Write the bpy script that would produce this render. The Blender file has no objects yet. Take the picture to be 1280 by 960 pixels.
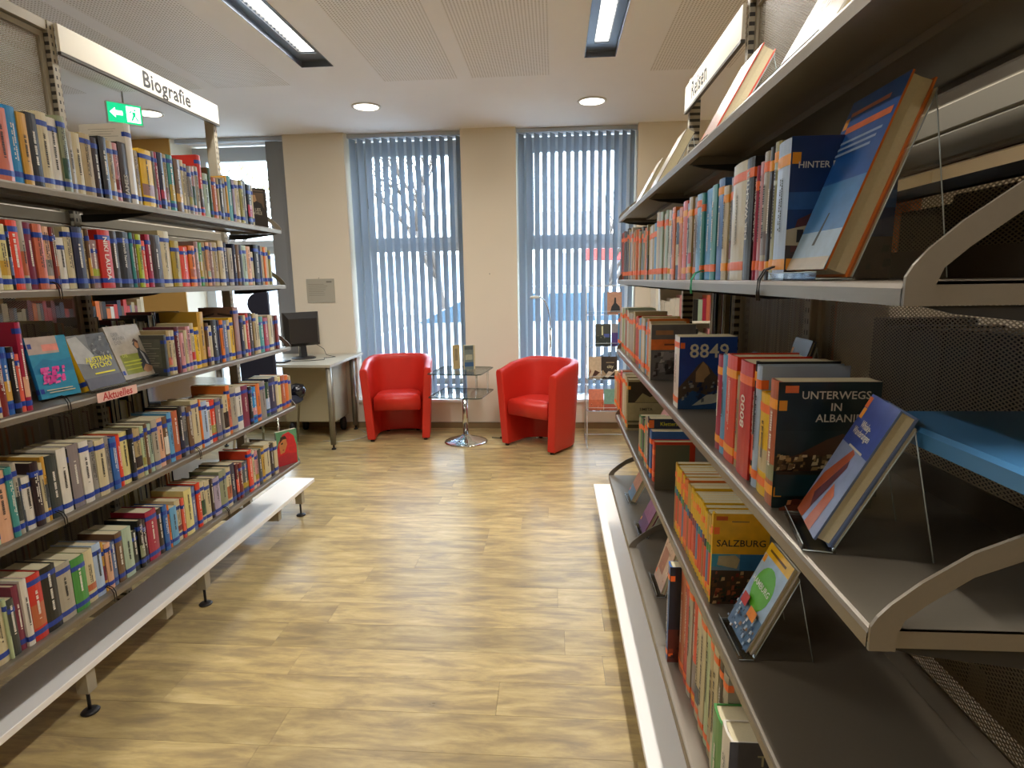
import bpy, math, random
from mathutils import Matrix, Vector
rnd = random.Random(11)
SC = bpy.context.scene
COL = SC.collection
PI = math.pi

# ------------------------------------------------------------------ camera
CF, CP, CY, CR = 732.06, 0.1759, 0.0739, -0.0152
fw = Vector((-math.sin(CY)*math.cos(CP), math.cos(CY)*math.cos(CP), -math.sin(CP)))
r0 = Vector((math.cos(CY), math.sin(CY), 0)); u0 = r0.cross(fw)
r1 = r0*math.cos(CR)+u0*math.sin(CR); u1 = -r0*math.sin(CR)+u0*math.cos(CR)
cd = bpy.data.cameras.new('camera'); cam = bpy.data.objects.new('camera', cd); COL.objects.link(cam)
M = Matrix((r1, u1, -fw)).transposed().to_4x4(); M.translation = (0, 0, 1.486); cam.matrix_world = M
cd.sensor_width = 36; cd.lens = CF/1280*36; cd.clip_start = 0.02; cd.clip_end = 200
SC.camera = cam

# ------------------------------------------------------------------ sky
wd = bpy.data.worlds.new('sky'); SC.world = wd; wd.use_nodes = True
wn = wd.node_tree.nodes; wl = wd.node_tree.links
bg = wn['Background']; bg.inputs[1].default_value = 15.0
tc = wn.new('ShaderNodeTexCoord'); sp = wn.new('ShaderNodeSeparateXYZ'); rp = wn.new('ShaderNodeValToRGB')
wl.new(tc.outputs['Generated'], sp.inputs[0]); wl.new(sp.outputs[2], rp.inputs[0]); wl.new(rp.outputs[0], bg.inputs[0])
rp.color_ramp.elements[0].color = (.80, .90, 1, 1); rp.color_ramp.elements[1].color = (.50, .72, 1, 1)
# ------------------------------------------------------------------ sun
sd = bpy.data.lights.new('sun', 'SUN'); sd.energy = 2.0; sd.angle = .05; sd.color = (1, .96, .9)
so = bpy.data.objects.new('sun', sd); COL.objects.link(so); so.rotation_euler = (math.radians(38), 0, math.radians(-60))
# ------------------------------------------------------------------ exposure
SC.view_settings.view_transform = 'Standard'; SC.view_settings.look = 'None'
SC.view_settings.exposure = 0.0; SC.view_settings.gamma = 1; SC.view_settings.use_curve_mapping = False
LAMP_W = [31, 36, 16, 33, 18, 14, 9, 8]; SPOT_W = 5.0

# ------------------------------------------------------------------ helpers
def srgb(h):
    if isinstance(h, str):
        h = h.lstrip('#'); c = [int(h[i:i+2], 16)/255 for i in (0, 2, 4)]
    else: c = h
    return tuple(x/12.92 if x <= .04045 else ((x+.055)/1.055)**2.4 for x in c)+(1,)
MATS = {}
def mat(key, col='#888888', rough=.5, metal=0, noise=0, nscale=40, emit=0, bump=0, coat=0, spec=.5, trans=0):
    if key in MATS: return MATS[key]
    m = bpy.data.materials.new(key); m.use_nodes = True; n = m.node_tree.nodes; l = m.node_tree.links
    b = n['Principled BSDF']; c = srgb(col)
    b.inputs['Base Color'].default_value = c; b.inputs['Roughness'].default_value = rough
    b.inputs['Metallic'].default_value = metal; b.inputs['Specular IOR Level'].default_value = spec
    if coat: b.inputs['Coat Weight'].default_value = coat; b.inputs['Coat Roughness'].default_value = .15
    if trans: b.inputs['Transmission Weight'].default_value = trans; b.inputs['IOR'].default_value = 1.45
    if emit: b.inputs['Emission Color'].default_value = c; b.inputs['Emission Strength'].default_value = emit
    if noise or bump:
        t = n.new('ShaderNodeTexCoord'); z = n.new('ShaderNodeTexNoise'); z.inputs['Scale'].default_value = nscale; z.inputs['Detail'].default_value = 4
        l.new(t.outputs['Object'], z.inputs['Vector'])
        if noise:
            mx = n.new('ShaderNodeMix'); mx.data_type = 'RGBA'
            mx.inputs[6].default_value = tuple(max(0, x*(1-noise)) for x in c[:3])+(1,)
            mx.inputs[7].default_value = tuple(min(1, x*(1+noise)) for x in c[:3])+(1,)
            l.new(z.outputs[0], mx.inputs[0]); l.new(mx.outputs[2], b.inputs['Base Color'])
        if bump:
            bp = n.new('ShaderNodeBump'); bp.inputs['Strength'].default_value = bump; bp.inputs['Distance'].default_value = .002
            l.new(z.outputs[0], bp.inputs['Height']); l.new(bp.outputs[0], b.inputs['Normal'])
    MATS[key] = m; return m

OFF = {}
class MB:
    def __init__(s): s.v = []; s.f = []; s.m = []; s.sm = []
    def add(s, vs, fs, mi=0, smooth=False):
        o = len(s.v); s.v += [tuple(v) for v in vs]
        for f in fs: s.f.append([o+i for i in f]); s.m.append(mi); s.sm.append(smooth)
        return s
    def box(s, x0, x1, y0, y1, z0, z1, mi=0):
        v = [(x, y, z) for x in (x0, x1) for y in (y0, y1) for z in (z0, z1)]
        return s.add(v, [(0,1,3,2), (4,6,7,5), (0,4,5,1), (2,3,7,6), (0,2,6,4), (1,5,7,3)], mi)
    def bbox(s, x0, x1, y0, y1, z0, z1, b=.004, mi=0):   # box with chamfered edges
        def c8(x0,x1,y0,y1,z): return [(x0+b,y0,z),(x1-b,y0,z),(x1,y0+b,z),(x1,y1-b,z),(x1-b,y1,z),(x0+b,y1,z),(x0,y1-b,z),(x0,y0+b,z)]
        rings = [c8(x0+b,x1-b,y0+b,y1-b,z0), c8(x0,x1,y0,y1,z0+b), c8(x0,x1,y0,y1,z1-b), c8(x0+b,x1-b,y0+b,y1-b,z1)]
        return s.loft(rings, True, True, True, mi)
    def loft(s, rings, closed=True, cap0=False, cap1=False, mi=0, smooth=False):
        n = len(rings[0]); o = len(s.v)
        for r in rings: s.v += [tuple(p) for p in r]
        for k in range(len(rings)-1):
            for i in range(n if closed else n-1):
                j = (i+1) % n
                s.f.append([o+k*n+i, o+k*n+j, o+(k+1)*n+j, o+(k+1)*n+i]); s.m.append(mi); s.sm.append(smooth)
        if cap0: s.f.append([o+i for i in range(n)][::-1]); s.m.append(mi); s.sm.append(False)
        if cap1: s.f.append([o+(len(rings)-1)*n+i for i in range(n)]); s.m.append(mi); s.sm.append(False)
        return s
    def prism(s, pts, ax, a, b, mi=0, smooth=False):
        """polygon pts in the plane normal to ax, extruded a..b"""
        def mk(p, t):
            return {0: (t, p[0], p[1]), 1: (p[0], t, p[1]), 2: (p[0], p[1], t)}[ax]
        return s.loft([[mk(p, a) for p in pts], [mk(p, b) for p in pts]], True, True, True, mi, smooth)
    def cyl(s, c, r, z0, z1, n=16, mi=0, smooth=True, r2=None):
        r2 = r if r2 is None else r2
        ring = lambda rr, z: [(c[0]+rr*math.cos(2*PI*i/n), c[1]+rr*math.sin(2*PI*i/n), z) for i in range(n)]
        return s.loft([ring(r, z0), ring(r2, z1)], True, True, True, mi, smooth)
    def lathe(s, c, prof, n=20, mi=0, smooth=True):
        return s.loft([[(c[0]+r*math.cos(2*PI*i/n), c[1]+r*math.sin(2*PI*i/n), c[2]+z) for i in range(n)] for r, z in prof], True, True, True, mi, smooth)
    def tube(s, pts, r, n=8, mi=0):
        pts = [Vector(p) for p in pts]; rings = []; rr = r if isinstance(r, (list, tuple)) else [r]*len(pts)
        up = Vector((0, 0, 1))
        for i, p in enumerate(pts):
            d = (pts[min(i+1, len(pts)-1)]-pts[max(i-1, 0)]).normalized()
            a = d.cross(up)
            if a.length < .05: a = d.cross(Vector((1, 0, 0)))
            a.normalize(); b = a.cross(d)
            rings.append([tuple(p+(a*math.cos(2*PI*k/n)+b*math.sin(2*PI*k/n))*rr[i]) for k in range(n)])
        return s.loft(rings, True, True, True, mi, True)
    def build(s, name, mats, parent=None, off=None):
        o0 = Vector(off) if off is not None else (OFF.get(parent.name, Vector()) if parent else Vector())
        me = bpy.data.meshes.new(name)
        me.from_pydata([(x-o0.x, y-o0.y, z-o0.z) for x, y, z in s.v], [], s.f)
        for m in (mats if isinstance(mats, (list, tuple)) else [mats]): me.materials.append(m)
        me.polygons.foreach_set('material_index', s.m); me.polygons.foreach_set('use_smooth', s.sm)
        me.update()
        o = bpy.data.objects.new(name, me); COL.objects.link(o)
        if parent: o.parent = parent; OFF[o.name] = o0
        else: o.location = o0; OFF[o.name] = o0
        return o
def tag(o, label=None, cat=None, group=None, kind=None):
    if label: o['label'] = label
    if cat: o['category'] = cat
    if group: o['group'] = group
    if kind: o['kind'] = kind
    return o
def empty(name, loc, label, cat, group=None, parent=None):
    o = bpy.data.objects.new(name, None); o.empty_display_size = .05; COL.objects.link(o); o.location = loc
    OFF[o.name] = Vector(loc); return tag(o, label, cat, group)
def inst(name, me, parent, mtx=None, scale=None, loc=None):
    o = bpy.data.objects.new(name, me); COL.objects.link(o); o.parent = parent
    if mtx is not None: o.matrix_local = mtx
    if loc is not None: o.location = loc
    if scale is not None: o.scale = scale
    return o
def text(parent, s, org, xd, yd, size, m, align='CENTER', bold=0, name='lettering', sx=1, space=1, off=None):
    cu = bpy.data.curves.new(name, 'FONT'); cu.body = s; cu.size = size; cu.align_x = align; cu.align_y = 'CENTER'
    cu.offset = bold; cu.resolution_u = 2; cu.space_line = .8; cu.space_character = space
    cu.materials.append(m)
    o = bpy.data.objects.new(name, cu); COL.objects.link(o)
    x = Vector(xd).normalized(); y = Vector(yd).normalized(); z = x.cross(y)
    mt = Matrix((x*sx, y, z)).transposed().to_4x4(); mt.translation = Vector(org)-(OFF.get(parent.name, Vector()) if off is None else Vector(off))
    o.parent = parent; o.matrix_local = mt
    return o
def shade_light(o, vis=False): pass

# ------------------------------------------------------------------ materials
def plaster(key, c): return mat(key, c, .85, noise=.03, nscale=3, bump=.08)
M_wall = plaster('plaster_cream', '#e6dcc8'); M_ceil = plaster('ceiling_paint', '#f6f3f1')
M_ochre_lit = plaster('plaster_ochre_lit', '#c39a55')
M_steel = mat('shelf_steel', '#857c6e', .38, .55, noise=.04, nscale=200)
M_steeld = mat('shelf_steel_dark', '#2b2927', .5, .3)
M_post = mat('post_paint', '#a59c88', .5, .1)
M_white = mat('white_board', '#f7f3ec', .45)
M_edge = mat('board_edge', '#9c917c', .6)
M_black = mat('black_plastic', '#15151a', .45, coat=.2)
M_chrome = mat('chrome', '#d8d8d8', .12, 1)
M_page = mat('paper_pages', '#d9cda8', .9, noise=.08, nscale=300)
M_signw = mat('sign_white', '#efe8d4', .5)
M_ink = mat('ink_dark', '#2e2d2c', .6)
M_inkl = mat('ink_light', '#e9e4d6', .6)
M_blue = mat('label_blue', '#1f3e96', .35, noise=.25, nscale=90)
M_orange = mat('label_orange', '#ff7430', .4, noise=.15, nscale=90)
M_amber = mat('label_amber', '#ffa32b', .4, noise=.15, nscale=90)
M_red = mat('red_leather', '#c92a1c', .42, noise=.05, nscale=8, bump=.15, coat=.1)
M_reddark = M_red
def clear_mat(key, tint=(1, 1, 1), rough=.02, refl=.5, base=.04):
    if key in MATS: return MATS[key]
    m = bpy.data.materials.new(key); m.use_nodes = True; n = m.node_tree.nodes; l = m.node_tree.links; n.clear()
    out = n.new('ShaderNodeOutputMaterial'); t = n.new('ShaderNodeBsdfTransparent'); g = n.new('ShaderNodeBsdfGlossy'); mx = n.new('ShaderNodeMixShader')
    f = n.new('ShaderNodeFresnel'); f.inputs[0].default_value = 1.45; mu = n.new('ShaderNodeMath'); mu.operation = 'MULTIPLY_ADD'; mu.inputs[1].default_value = refl; mu.inputs[2].default_value = base
    t.inputs[0].default_value = tint+(1,); g.inputs['Roughness'].default_value = rough
    l.new(f.outputs[0], mu.inputs[0]); l.new(mu.outputs[0], mx.inputs[0]); l.new(t.outputs[0], mx.inputs[1]); l.new(g.outputs[0], mx.inputs[2]); l.new(mx.outputs[0], out.inputs[0])
    MATS[key] = m; return m
M_acryl = clear_mat('clear_acrylic', (.97, .98, .98), .04, .7, .01)
M_acredge = mat('acrylic_edge', '#b9c4c4', .2, 0, spec=.8)
M_glass = clear_mat('table_glass', (.95, .98, .965), .02, .8, .0)
M_gedge = mat('glass_edge', '#27403a', .2)
M_pane = clear_mat('window_glass', (.97, .99, 1), .0, .6, .0)

def mesh_mat():
    m = bpy.data.materials.new('expanded_metal'); m.use_nodes = True; n = m.node_tree.nodes; l = m.node_tree.links
    b = n['Principled BSDF']; b.inputs['Base Color'].default_value = srgb('#9c9078'); b.inputs['Roughness'].default_value = .5
    out = n['Material Output']; t = n.new('ShaderNodeBsdfTransparent'); mx = n.new('ShaderNodeMixShader')
    tc = n.new('ShaderNodeTexCoord'); sp = n.new('ShaderNodeSeparateXYZ'); l.new(tc.outputs['Object'], sp.inputs[0])
    def mth(op, a, c=None, d=None):
        q = n.new('ShaderNodeMath'); q.operation = op
        for i, x in enumerate((a, c, d)):
            if x is None: continue
            if isinstance(x, (int, float)): q.inputs[i].default_value = x
            else: l.new(x, q.inputs[i])
        return q.outputs[0]
    u = mth('MULTIPLY', sp.outputs[1], 1/.0125); v = mth('MULTIPLY', sp.outputs[2], 1/.0068)
    a = mth('PINGPONG', mth('ADD', u, v), .5); bb = mth('PINGPONG', mth('SUBTRACT', u, v), .5)
    mn = mth('MINIMUM', a, bb); solid = mth('LESS_THAN', mn, .14)
    l.new(solid, mx.inputs[0]); l.new(t.outputs[0], mx.inputs[1]); l.new(b.outputs[0], mx.inputs[2]); l.new(mx.outputs[0], out.inputs[0])
    return m
M_mesh = mesh_mat()
def holes_mat(key, c, dark, px, py, rx, ax=(0, 1), metal=0, rough=.6):
    m = bpy.data.materials.new(key); m.use_nodes = True; n = m.node_tree.nodes; l = m.node_tree.links
    b = n['Principled BSDF']; b.inputs['Roughness'].default_value = rough; b.inputs['Metallic'].default_value = metal
    tc = n.new('ShaderNodeTexCoord'); sp = n.new('ShaderNodeSeparateXYZ'); l.new(tc.outputs['Object'], sp.inputs[0])
    def f(o, p):
        a = n.new('ShaderNodeMath'); a.operation = 'MULTIPLY'; a.inputs[1].default_value = 1/p; l.new(o, a.inputs[0])
        q = n.new('ShaderNodeMath'); q.operation = 'PINGPONG'; q.inputs[1].default_value = .5; l.new(a.outputs[0], q.inputs[0]); return q.outputs[0]
    a, c2 = f(sp.outputs[ax[0]], px), f(sp.outputs[ax[1]], py)
    l1 = n.new('ShaderNodeMath'); l1.operation = 'LESS_THAN'; l1.inputs[1].default_value = rx[0]; l.new(a, l1.inputs[0])
    l2 = n.new('ShaderNodeMath'); l2.operation = 'LESS_THAN'; l2.inputs[1].default_value = rx[1]; l.new(c2, l2.inputs[0])
    mu = n.new('ShaderNodeMath'); mu.operation = 'MULTIPLY'; l.new(l1.outputs[0], mu.inputs[0]); l.new(l2.outputs[0], mu.inputs[1])
    mx = n.new('ShaderNodeMix'); mx.data_type = 'RGBA'; mx.inputs[6].default_value = srgb(c); mx.inputs[7].default_value = srgb(dark)
    l.new(mu.outputs[0], mx.inputs[0]); l.new(mx.outputs[2], b.inputs['Base Color']); return m
M_perf = holes_mat('perforated_board', '#f4f0ec', '#b3a89b', .019, .019, (.23, .23))
M_slot = holes_mat('slotted_post', '#a59c88', '#35302a', .016, .028, (.2, .22), (1, 2))

def wood_mat(island):
    m = bpy.data.materials.new('oak_plank_far' if island else 'oak_plank'); m.use_nodes = True; n = m.node_tree.nodes; l = m.node_tree.links
    b = n['Principled BSDF']; b.inputs['Roughness'].default_value = .36; b.inputs['Specular IOR Level'].default_value = .45
    tc = n.new('ShaderNodeTexCoord')
    if island: oi = n.new('ShaderNodeNewGeometry'); rs = oi.outputs['Random Per Island']
    else: oi = n.new('ShaderNodeObjectInfo'); rs = oi.outputs['Random']
    cb = n.new('ShaderNodeCombineXYZ'); mu = n.new('ShaderNodeMath'); mu.operation = 'MULTIPLY'; mu.inputs[1].default_value = 37; l.new(rs, mu.inputs[0]); l.new(mu.outputs[0], cb.inputs[0]); l.new(mu.outputs[0], cb.inputs[1])
    ad = n.new('ShaderNodeVectorMath'); ad.operation = 'ADD'; l.new(tc.outputs['Object'], ad.inputs[0]); l.new(cb.outputs[0], ad.inputs[1])
    mp = n.new('ShaderNodeMapping'); mp.inputs['Scale'].default_value = (1.5, 7, 1); l.new(ad.outputs[0], mp.inputs[0])
    nz = n.new('ShaderNodeTexNoise'); nz.inputs['Scale'].default_value = 2.4; nz.inputs['Detail'].default_value = 9; nz.inputs['Roughness'].default_value = .66; nz.inputs['Distortion'].default_value = .35; l.new(mp.outputs[0], nz.inputs[0])
    cr = n.new('ShaderNodeValToRGB'); e = cr.color_ramp.elements
    e[0].position = .27; e[0].color = srgb('#85765a'); e[1].position = .72; e[1].color = srgb('#cfba88')
    k = e.new(.42); k.color = srgb('#9f8a62'); k = e.new(.55); k.color = srgb('#b9a26e')
    l.new(nz.outputs[0], cr.inputs[0])
    hs = n.new('ShaderNodeHueSaturation'); mr = n.new('ShaderNodeMapRange'); mr.inputs[3].default_value = .88; mr.inputs[4].default_value = 1.12; l.new(rs, mr.inputs[0]); l.new(mr.outputs[0], hs.inputs['Value'])
    l.new(cr.outputs[0], hs.inputs['Color']); l.new(hs.outputs[0], b.inputs['Base Color'])
    rr = n.new('ShaderNodeMapRange'); rr.inputs[3].default_value = .24; rr.inputs[4].default_value = .36; l.new(nz.outputs[0], rr.inputs[0]); l.new(rr.outputs[0], b.inputs['Roughness'])
    return m
M_wood = wood_mat(False); M_wood2 = wood_mat(True)

# ------------------------------------------------------------------ room
XW0, XW1, YW0, YB, ZC = -6.5, 3.4, -3.2, 5.786, 2.893
YG = 6.20
WIN = [(-3.74, -2.61), (-2.01, -.885), (-.36, .775)]
SILL = .27
def cells(mb, us, vs, holes, fn, mi=0):
    for i in range(len(us)-1):
        for j in range(len(vs)-1):
            cu, cv = (us[i]+us[i+1])/2, (vs[j]+vs[j+1])/2
            if any(a < cu < b and c < cv < d for a, b, c, d in holes): continue
            mb.add([fn(us[i], vs[j]), fn(us[i+1], vs[j]), fn(us[i+1], vs[j+1]), fn(us[i], vs[j+1])], [(0, 1, 2, 3)], mi)
fl = MB().box(XW0, XW1, YW0, YG+.2, -.12, -.006).build('floor', mat('subfloor', '#4d3c22', .8)); tag(fl, kind='structure')
PW, PL = .172, 1.22
pk = MB().box(.0005, PL-.0005, .0005, PW-.0005, -.006, 0)
pme = pk.build('plank', M_wood).data; bpy.data.objects.remove(bpy.data.objects['plank'])
stuff = MB(); row = 0; y = YW0
while y < YB:
    x = XW0-rnd.uniform(0, PL)
    while x < XW1:
        if x > XW0 and x+PL < XW1 and y+PW < YB:
            if -3.3 < x+PL/2 < 1.2 and y > .95: inst('plank', pme, fl, loc=(x, y, 0))
            else: stuff.box(x+.0012, x+PL-.0012, y+.0012, y+PW-.0012, -.006, 0)
        else:
            a, b = max(x, XW0), min(x+PL, XW1)
            stuff.box(a+.0012, b-.0012, y+.0012, min(y+PW, YB)-.0012, -.006, 0)
        x += PL
    y += PW
s_ = stuff.build('plank', M_wood2, fl); s_['kind'] = 'stuff'

LAMPS = [(-1.665, -1.45, 2.55, 4.075), (.195, .395, 2.55, 4.115), (-1.665, -1.45, -.5, 1.05), (.195, .395, -.5, 1.05),
         (-4.3, -4.1, 2.4, 3.9), (-4.3, -4.1, -.5, 1.05), (2.0, 2.2, 2.4, 3.9), (2.0, 2.2, -.5, 1.05)]  # fixtures out of view are added to light the near area
cm = MB()
us = sorted({XW0, XW1, *[a for L in LAMPS for a in L[:2]]}); vs = sorted({YW0, YG+.2, *[a for L in LAMPS for a in L[2:]]})
cells(cm, us, vs, LAMPS, lambda u, v: (u, v, ZC))
cm.box(XW0, XW1, YW0, YG+.2, ZC+.2, ZC+.26)
ce = cm.build('ceiling', M_ceil); tag(ce, kind='structure')
for (a, b) in [(-6.3, -5.75), (-5.65, -5.1), (-5.0, -4.45), (-3.95, -3.45), (-3.2, -2.55), (-2.45, -1.89), (-1.21, -.68), (-.58, -.03), (.66, 1.2), (1.3, 1.85), (2.35, 3.1)]:
    for (c, d) in ((1.95, 4.41), (-1.3, 1.75)):
        MB().box(a, b, c, d, ZC-.0015, ZC+.0005).build('perforated_panel', M_perf, ce)
# back wall with openings
def wall(name, mb, m=M_wall): o = mb.build(name, m); tag(o, kind='structure'); return o
wb = MB(); ed = [XW0]+[e for w in WIN for e in w]+[XW1]
for i in range(0, len(ed), 2): wb.box(ed[i], ed[i+1], YB, YG+.25, -.1, ZC+.1)
for w in WIN: wb.box(w[0], w[1], YB, YG+.25, -.1, SILL)
wall('wall_back', wb)
wall('wall_left', MB().box(XW0-.2, XW0, YW0, YG+.2, -.1, ZC+.1)); wall('wall_right', MB().box(XW1, XW1+.2, YW0, YG+.2, -.1, ZC+.1))
wall('wall_front', MB().box(XW0, XW1, YW0-.2, YW0, -.1, ZC+.1))
tr = MB().box(XW0, WIN[0][0]-.001, YB-.012, YB-.001, .062, ZC-.002).build('trim_1', M_ochre_lit); tag(tr, kind='structure')  # wall stretch in yellow light, the light put into the ochre colour
bb = MB(); bb.box(XW0, XW1, YB-.014, YB-.0005, 0, .06); bb.box(XW0, XW1, YB-.016, YB-.0005, .052, .06)
tag(bb.build('baseboard_back', mat('baseboard_wood', '#8a7350', .5, noise=.15, nscale=12)), kind='structure')
tag(MB().box(XW0+.0005, XW0+.014, YW0, YB-.02, 0, .06).build('baseboard_left', MATS['baseboard_wood']), kind='structure')
tag(MB().box(XW1-.014, XW1-.0005, YW0, YB-.02, 0, .06).build('baseboard_right', MATS['baseboard_wood']), kind='structure')

M_frame = mat('window_frame_white', '#cfd6dc', .4)
for i, (a, b) in enumerate(WIN):
    w = MB(); y0, y1 = YG-.06, YG
    z0, z1 = SILL+.03, ZC-.02
    for (p, q, r, s) in [(a, a+.1, z0, z1), (b-.1, b, z0, z1), (a+.1, b-.1, z1-.09, z1), (a+.1, b-.1, z0, z0+.08), (a+.1, b-.1, 1.79, 1.87)]: w.box(p, q, y0, y1, r, s)
    for (p, q, r, s) in [(a+.1, a+.155, 1.87, z1-.09), (b-.155, b-.1, 1.87, z1-.09), (a+.155, b-.155, z1-.145, z1-.09), (a+.155, b-.155, 1.87, 1.93)]: w.box(p, q, y0-.03, y1-.02, r, s)
    wo = w.build('window_%d' % (i+1), M_frame); tag(wo, kind='structure')
    MB().box(a+.15, b-.15, YG-.035, YG-.027, 1.92, z1-.14).build('pane', M_pane, wo)
    MB().box(a+.1, b-.1, YG-.035, YG-.027, z0+.07, 1.80).build('pane', M_pane, wo)
    h = MB().bbox(a+.115, a+.14, y0-.045, y0-.03, 2.27, 2.33, .004); h.tube([(a+.127, y0-.045, 2.315), (a+.127, y0-.075, 2.315), (a+.127, y0-.078, 2.22)], .008)
    h.build('handle', mat('handle_alu', '#9aa2aa', .35, .6), wo)
    MB().bbox(a+.001, b-.001, YB-.03, YG-.002, SILL+.001, SILL+.03, .004).build('window_sill', mat('sill_stone', '#e9e9e6', .35), wo)

# ------------------------------------------------------------------ vertical blinds
def slat_mat(key, c, tr):
    m = bpy.data.materials.new(key); m.use_nodes = True; n = m.node_tree.nodes; l = m.node_tree.links; n.clear()
    out = n.new('ShaderNodeOutputMaterial'); d = n.new('ShaderNodeBsdfDiffuse'); t = n.new('ShaderNodeBsdfTranslucent'); mx = n.new('ShaderNodeMixShader')
    d.inputs[0].default_value = srgb(c); t.inputs[0].default_value = srgb(c); mx.inputs[0].default_value = tr
    l.new(d.outputs[0], mx.inputs[1]); l.new(t.outputs[0], mx.inputs[2]); l.new(mx.outputs[0], out.inputs[0]); return m
M_slat = slat_mat('blind_fabric', '#b4c0cc', .38); M_slat3 = slat_mat('blind_fabric_grey', '#96989a', .08)
def slat_mesh(h, m):
    mb = MB(); w = .089; n = 4; pts = []
    for k in range(n+1):
        t = k/n-.5; pts.append((t*w, .006*(1-4*t*t)))
    ring = pts+[(x, y-.0006) for x, y in pts[::-1]]
    mb.loft([[(x, y, 0) for x, y in ring], [(x, y, h) for x, y in ring]], True, True, True, 0, False)
    o = mb.build('slat', m); me = o.data; bpy.data.objects.remove(o); return me
def blind(x0, x1, n, yb, ang, label, m, rail=None):
    z0, z1 = SILL+.07, ZC-.045
    root = empty('vertical_blind', ((x0+x1)/2, yb, z0), label, 'blind', None)
    ra = rail or (x0-.04, x1+.04)
    MB().box(ra[0], ra[1], yb-.022, yb+.022, z1+.006, ZC-.004).build('headrail', mat('headrail_alu', '#b8bec4', .4, .3), root)
    me = slat_mesh(z1-z0, m)
    for i in range(n):
        x = x0+(x1-x0)*i/(n-1)
        inst('slat', me, root, Matrix.Translation((x-root.location.x, 0, 0)) @ Matrix.Rotation(ang, 4, 'Z'))
    ch = MB()
    for s in (-.03, .03):
        ch.tube([(x0, yb+s, z0+.015), (x1, yb+s, z0+.015)], .0016, 5)
    ch.build('bottom_chain', mat('bead_chain', '#aab2bb', .4), root)
blind(-1.955, -.915, 14, YB+.085, math.radians(67), 'grey-blue vertical slat blind in the window left of the glass table', M_slat)
blind(-.315, .735, 15, YB+.085, math.radians(55), 'grey-blue vertical slat blind in the window behind the floor lamp', M_slat)
blind(-2.765, -2.66, 7, YB+.06, math.radians(12), 'grey vertical blind drawn into a narrow stack beside the desk', M_slat3, (-3.72, -2.63))

# ------------------------------------------------------------------ lamps
M_house = mat('lamp_housing', '#6f7680', .3, .5)
M_tube = mat('lamp_tube', '#fffdf6', .3, emit=6)
def lamp(i, L):
    a, b, c, d = L
    names = ['long recessed ceiling light above the left rack', 'long recessed ceiling light in the middle of the ceiling']
    root = empty('ceiling_light', ((a+b)/2, (c+d)/2, ZC), names[i] if i < 2 else 'added long recessed ceiling light outside the view of the aisle', 'ceiling light', None if i < 2 else 'added recessed lights out of view')
    t = .004; h = MB(); e = .0004
    h.box(a+e, a+t, c+e, d-e, ZC-.004, ZC+.09); h.box(b-t, b-e, c+e, d-e, ZC-.004, ZC+.09); h.box(a+t, b-t, c+e, c+t, ZC-.004, ZC+.09); h.box(a+t, b-t, d-t, d-e, ZC-.004, ZC+.09)
    h.box(a+t, b-t, c+t, d-t, ZC+.088, ZC+.09)
    h.box(a+t, a+.055, c+t, d-t, ZC+.03, ZC+.034); h.box(b-.055, b-t, c+t, d-t, ZC+.03, ZC+.034); h.box(a+.055, b-.055, d-.14, d-t, ZC+.03, ZC+.034)
    h.build('housing', M_house, root)
    MB().box(a+.057, b-.057, c+.02, d-.145, ZC+.055, ZC+.058).build('diffuser', M_tube, root)
    lv = MB(); k = c+.05
    while k < d-.15: lv.box(a+.057, b-.057, k, k+.0015, ZC+.03, ZC+.054); k += .045
    lv.build('louvre', mat('louvre_alu', '#e8e8e8', .25, .6), root)['kind'] = 'stuff'
    ld = bpy.data.lights.new('lamp_light', 'AREA'); ld.shape = 'RECTANGLE'; ld.size = .09; ld.size_y = d-c-.2; ld.energy = LAMP_W[i]; ld.color = (1, .96, .91)
    ld.spread = math.radians(160)
    lo = bpy.data.objects.new('lamp_light', ld); COL.objects.link(lo); lo.parent = root; lo.location = (0, -.06, .027)
for i, L in enumerate(LAMPS): lamp(i, L)
DL = [(-1.523, 4.99, 'round downlight in front of the left window'), (.304, 5.065, 'round downlight in front of the right window'), (-3.35, 4.94, 'round downlight seen through the frame below the left sign')]
for x, y, lb in DL:
    root = empty('downlight', (x, y, ZC), lb, 'downlight')
    MB().lathe((x, y, ZC), [(.118, -.0005), (.118, -.006), (.1, -.009), (.1, -.003)], 28).build('ring', mat('downlight_ring', '#e4ded4', .4), root)
    MB().cyl((x, y), .096, ZC-.0075, ZC-.006, 24).build('diffuser', mat('downlight_glow', '#fff4e0', .4, emit=5), root)
    ld = bpy.data.lights.new('spot_light', 'AREA'); ld.shape = 'DISK'; ld.size = .18; ld.energy = SPOT_W; ld.color = (1, .92, .82)
    lo = bpy.data.objects.new('spot_light', ld); COL.objects.link(lo); lo.parent = root; lo.location = (0, 0, -.012)

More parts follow.
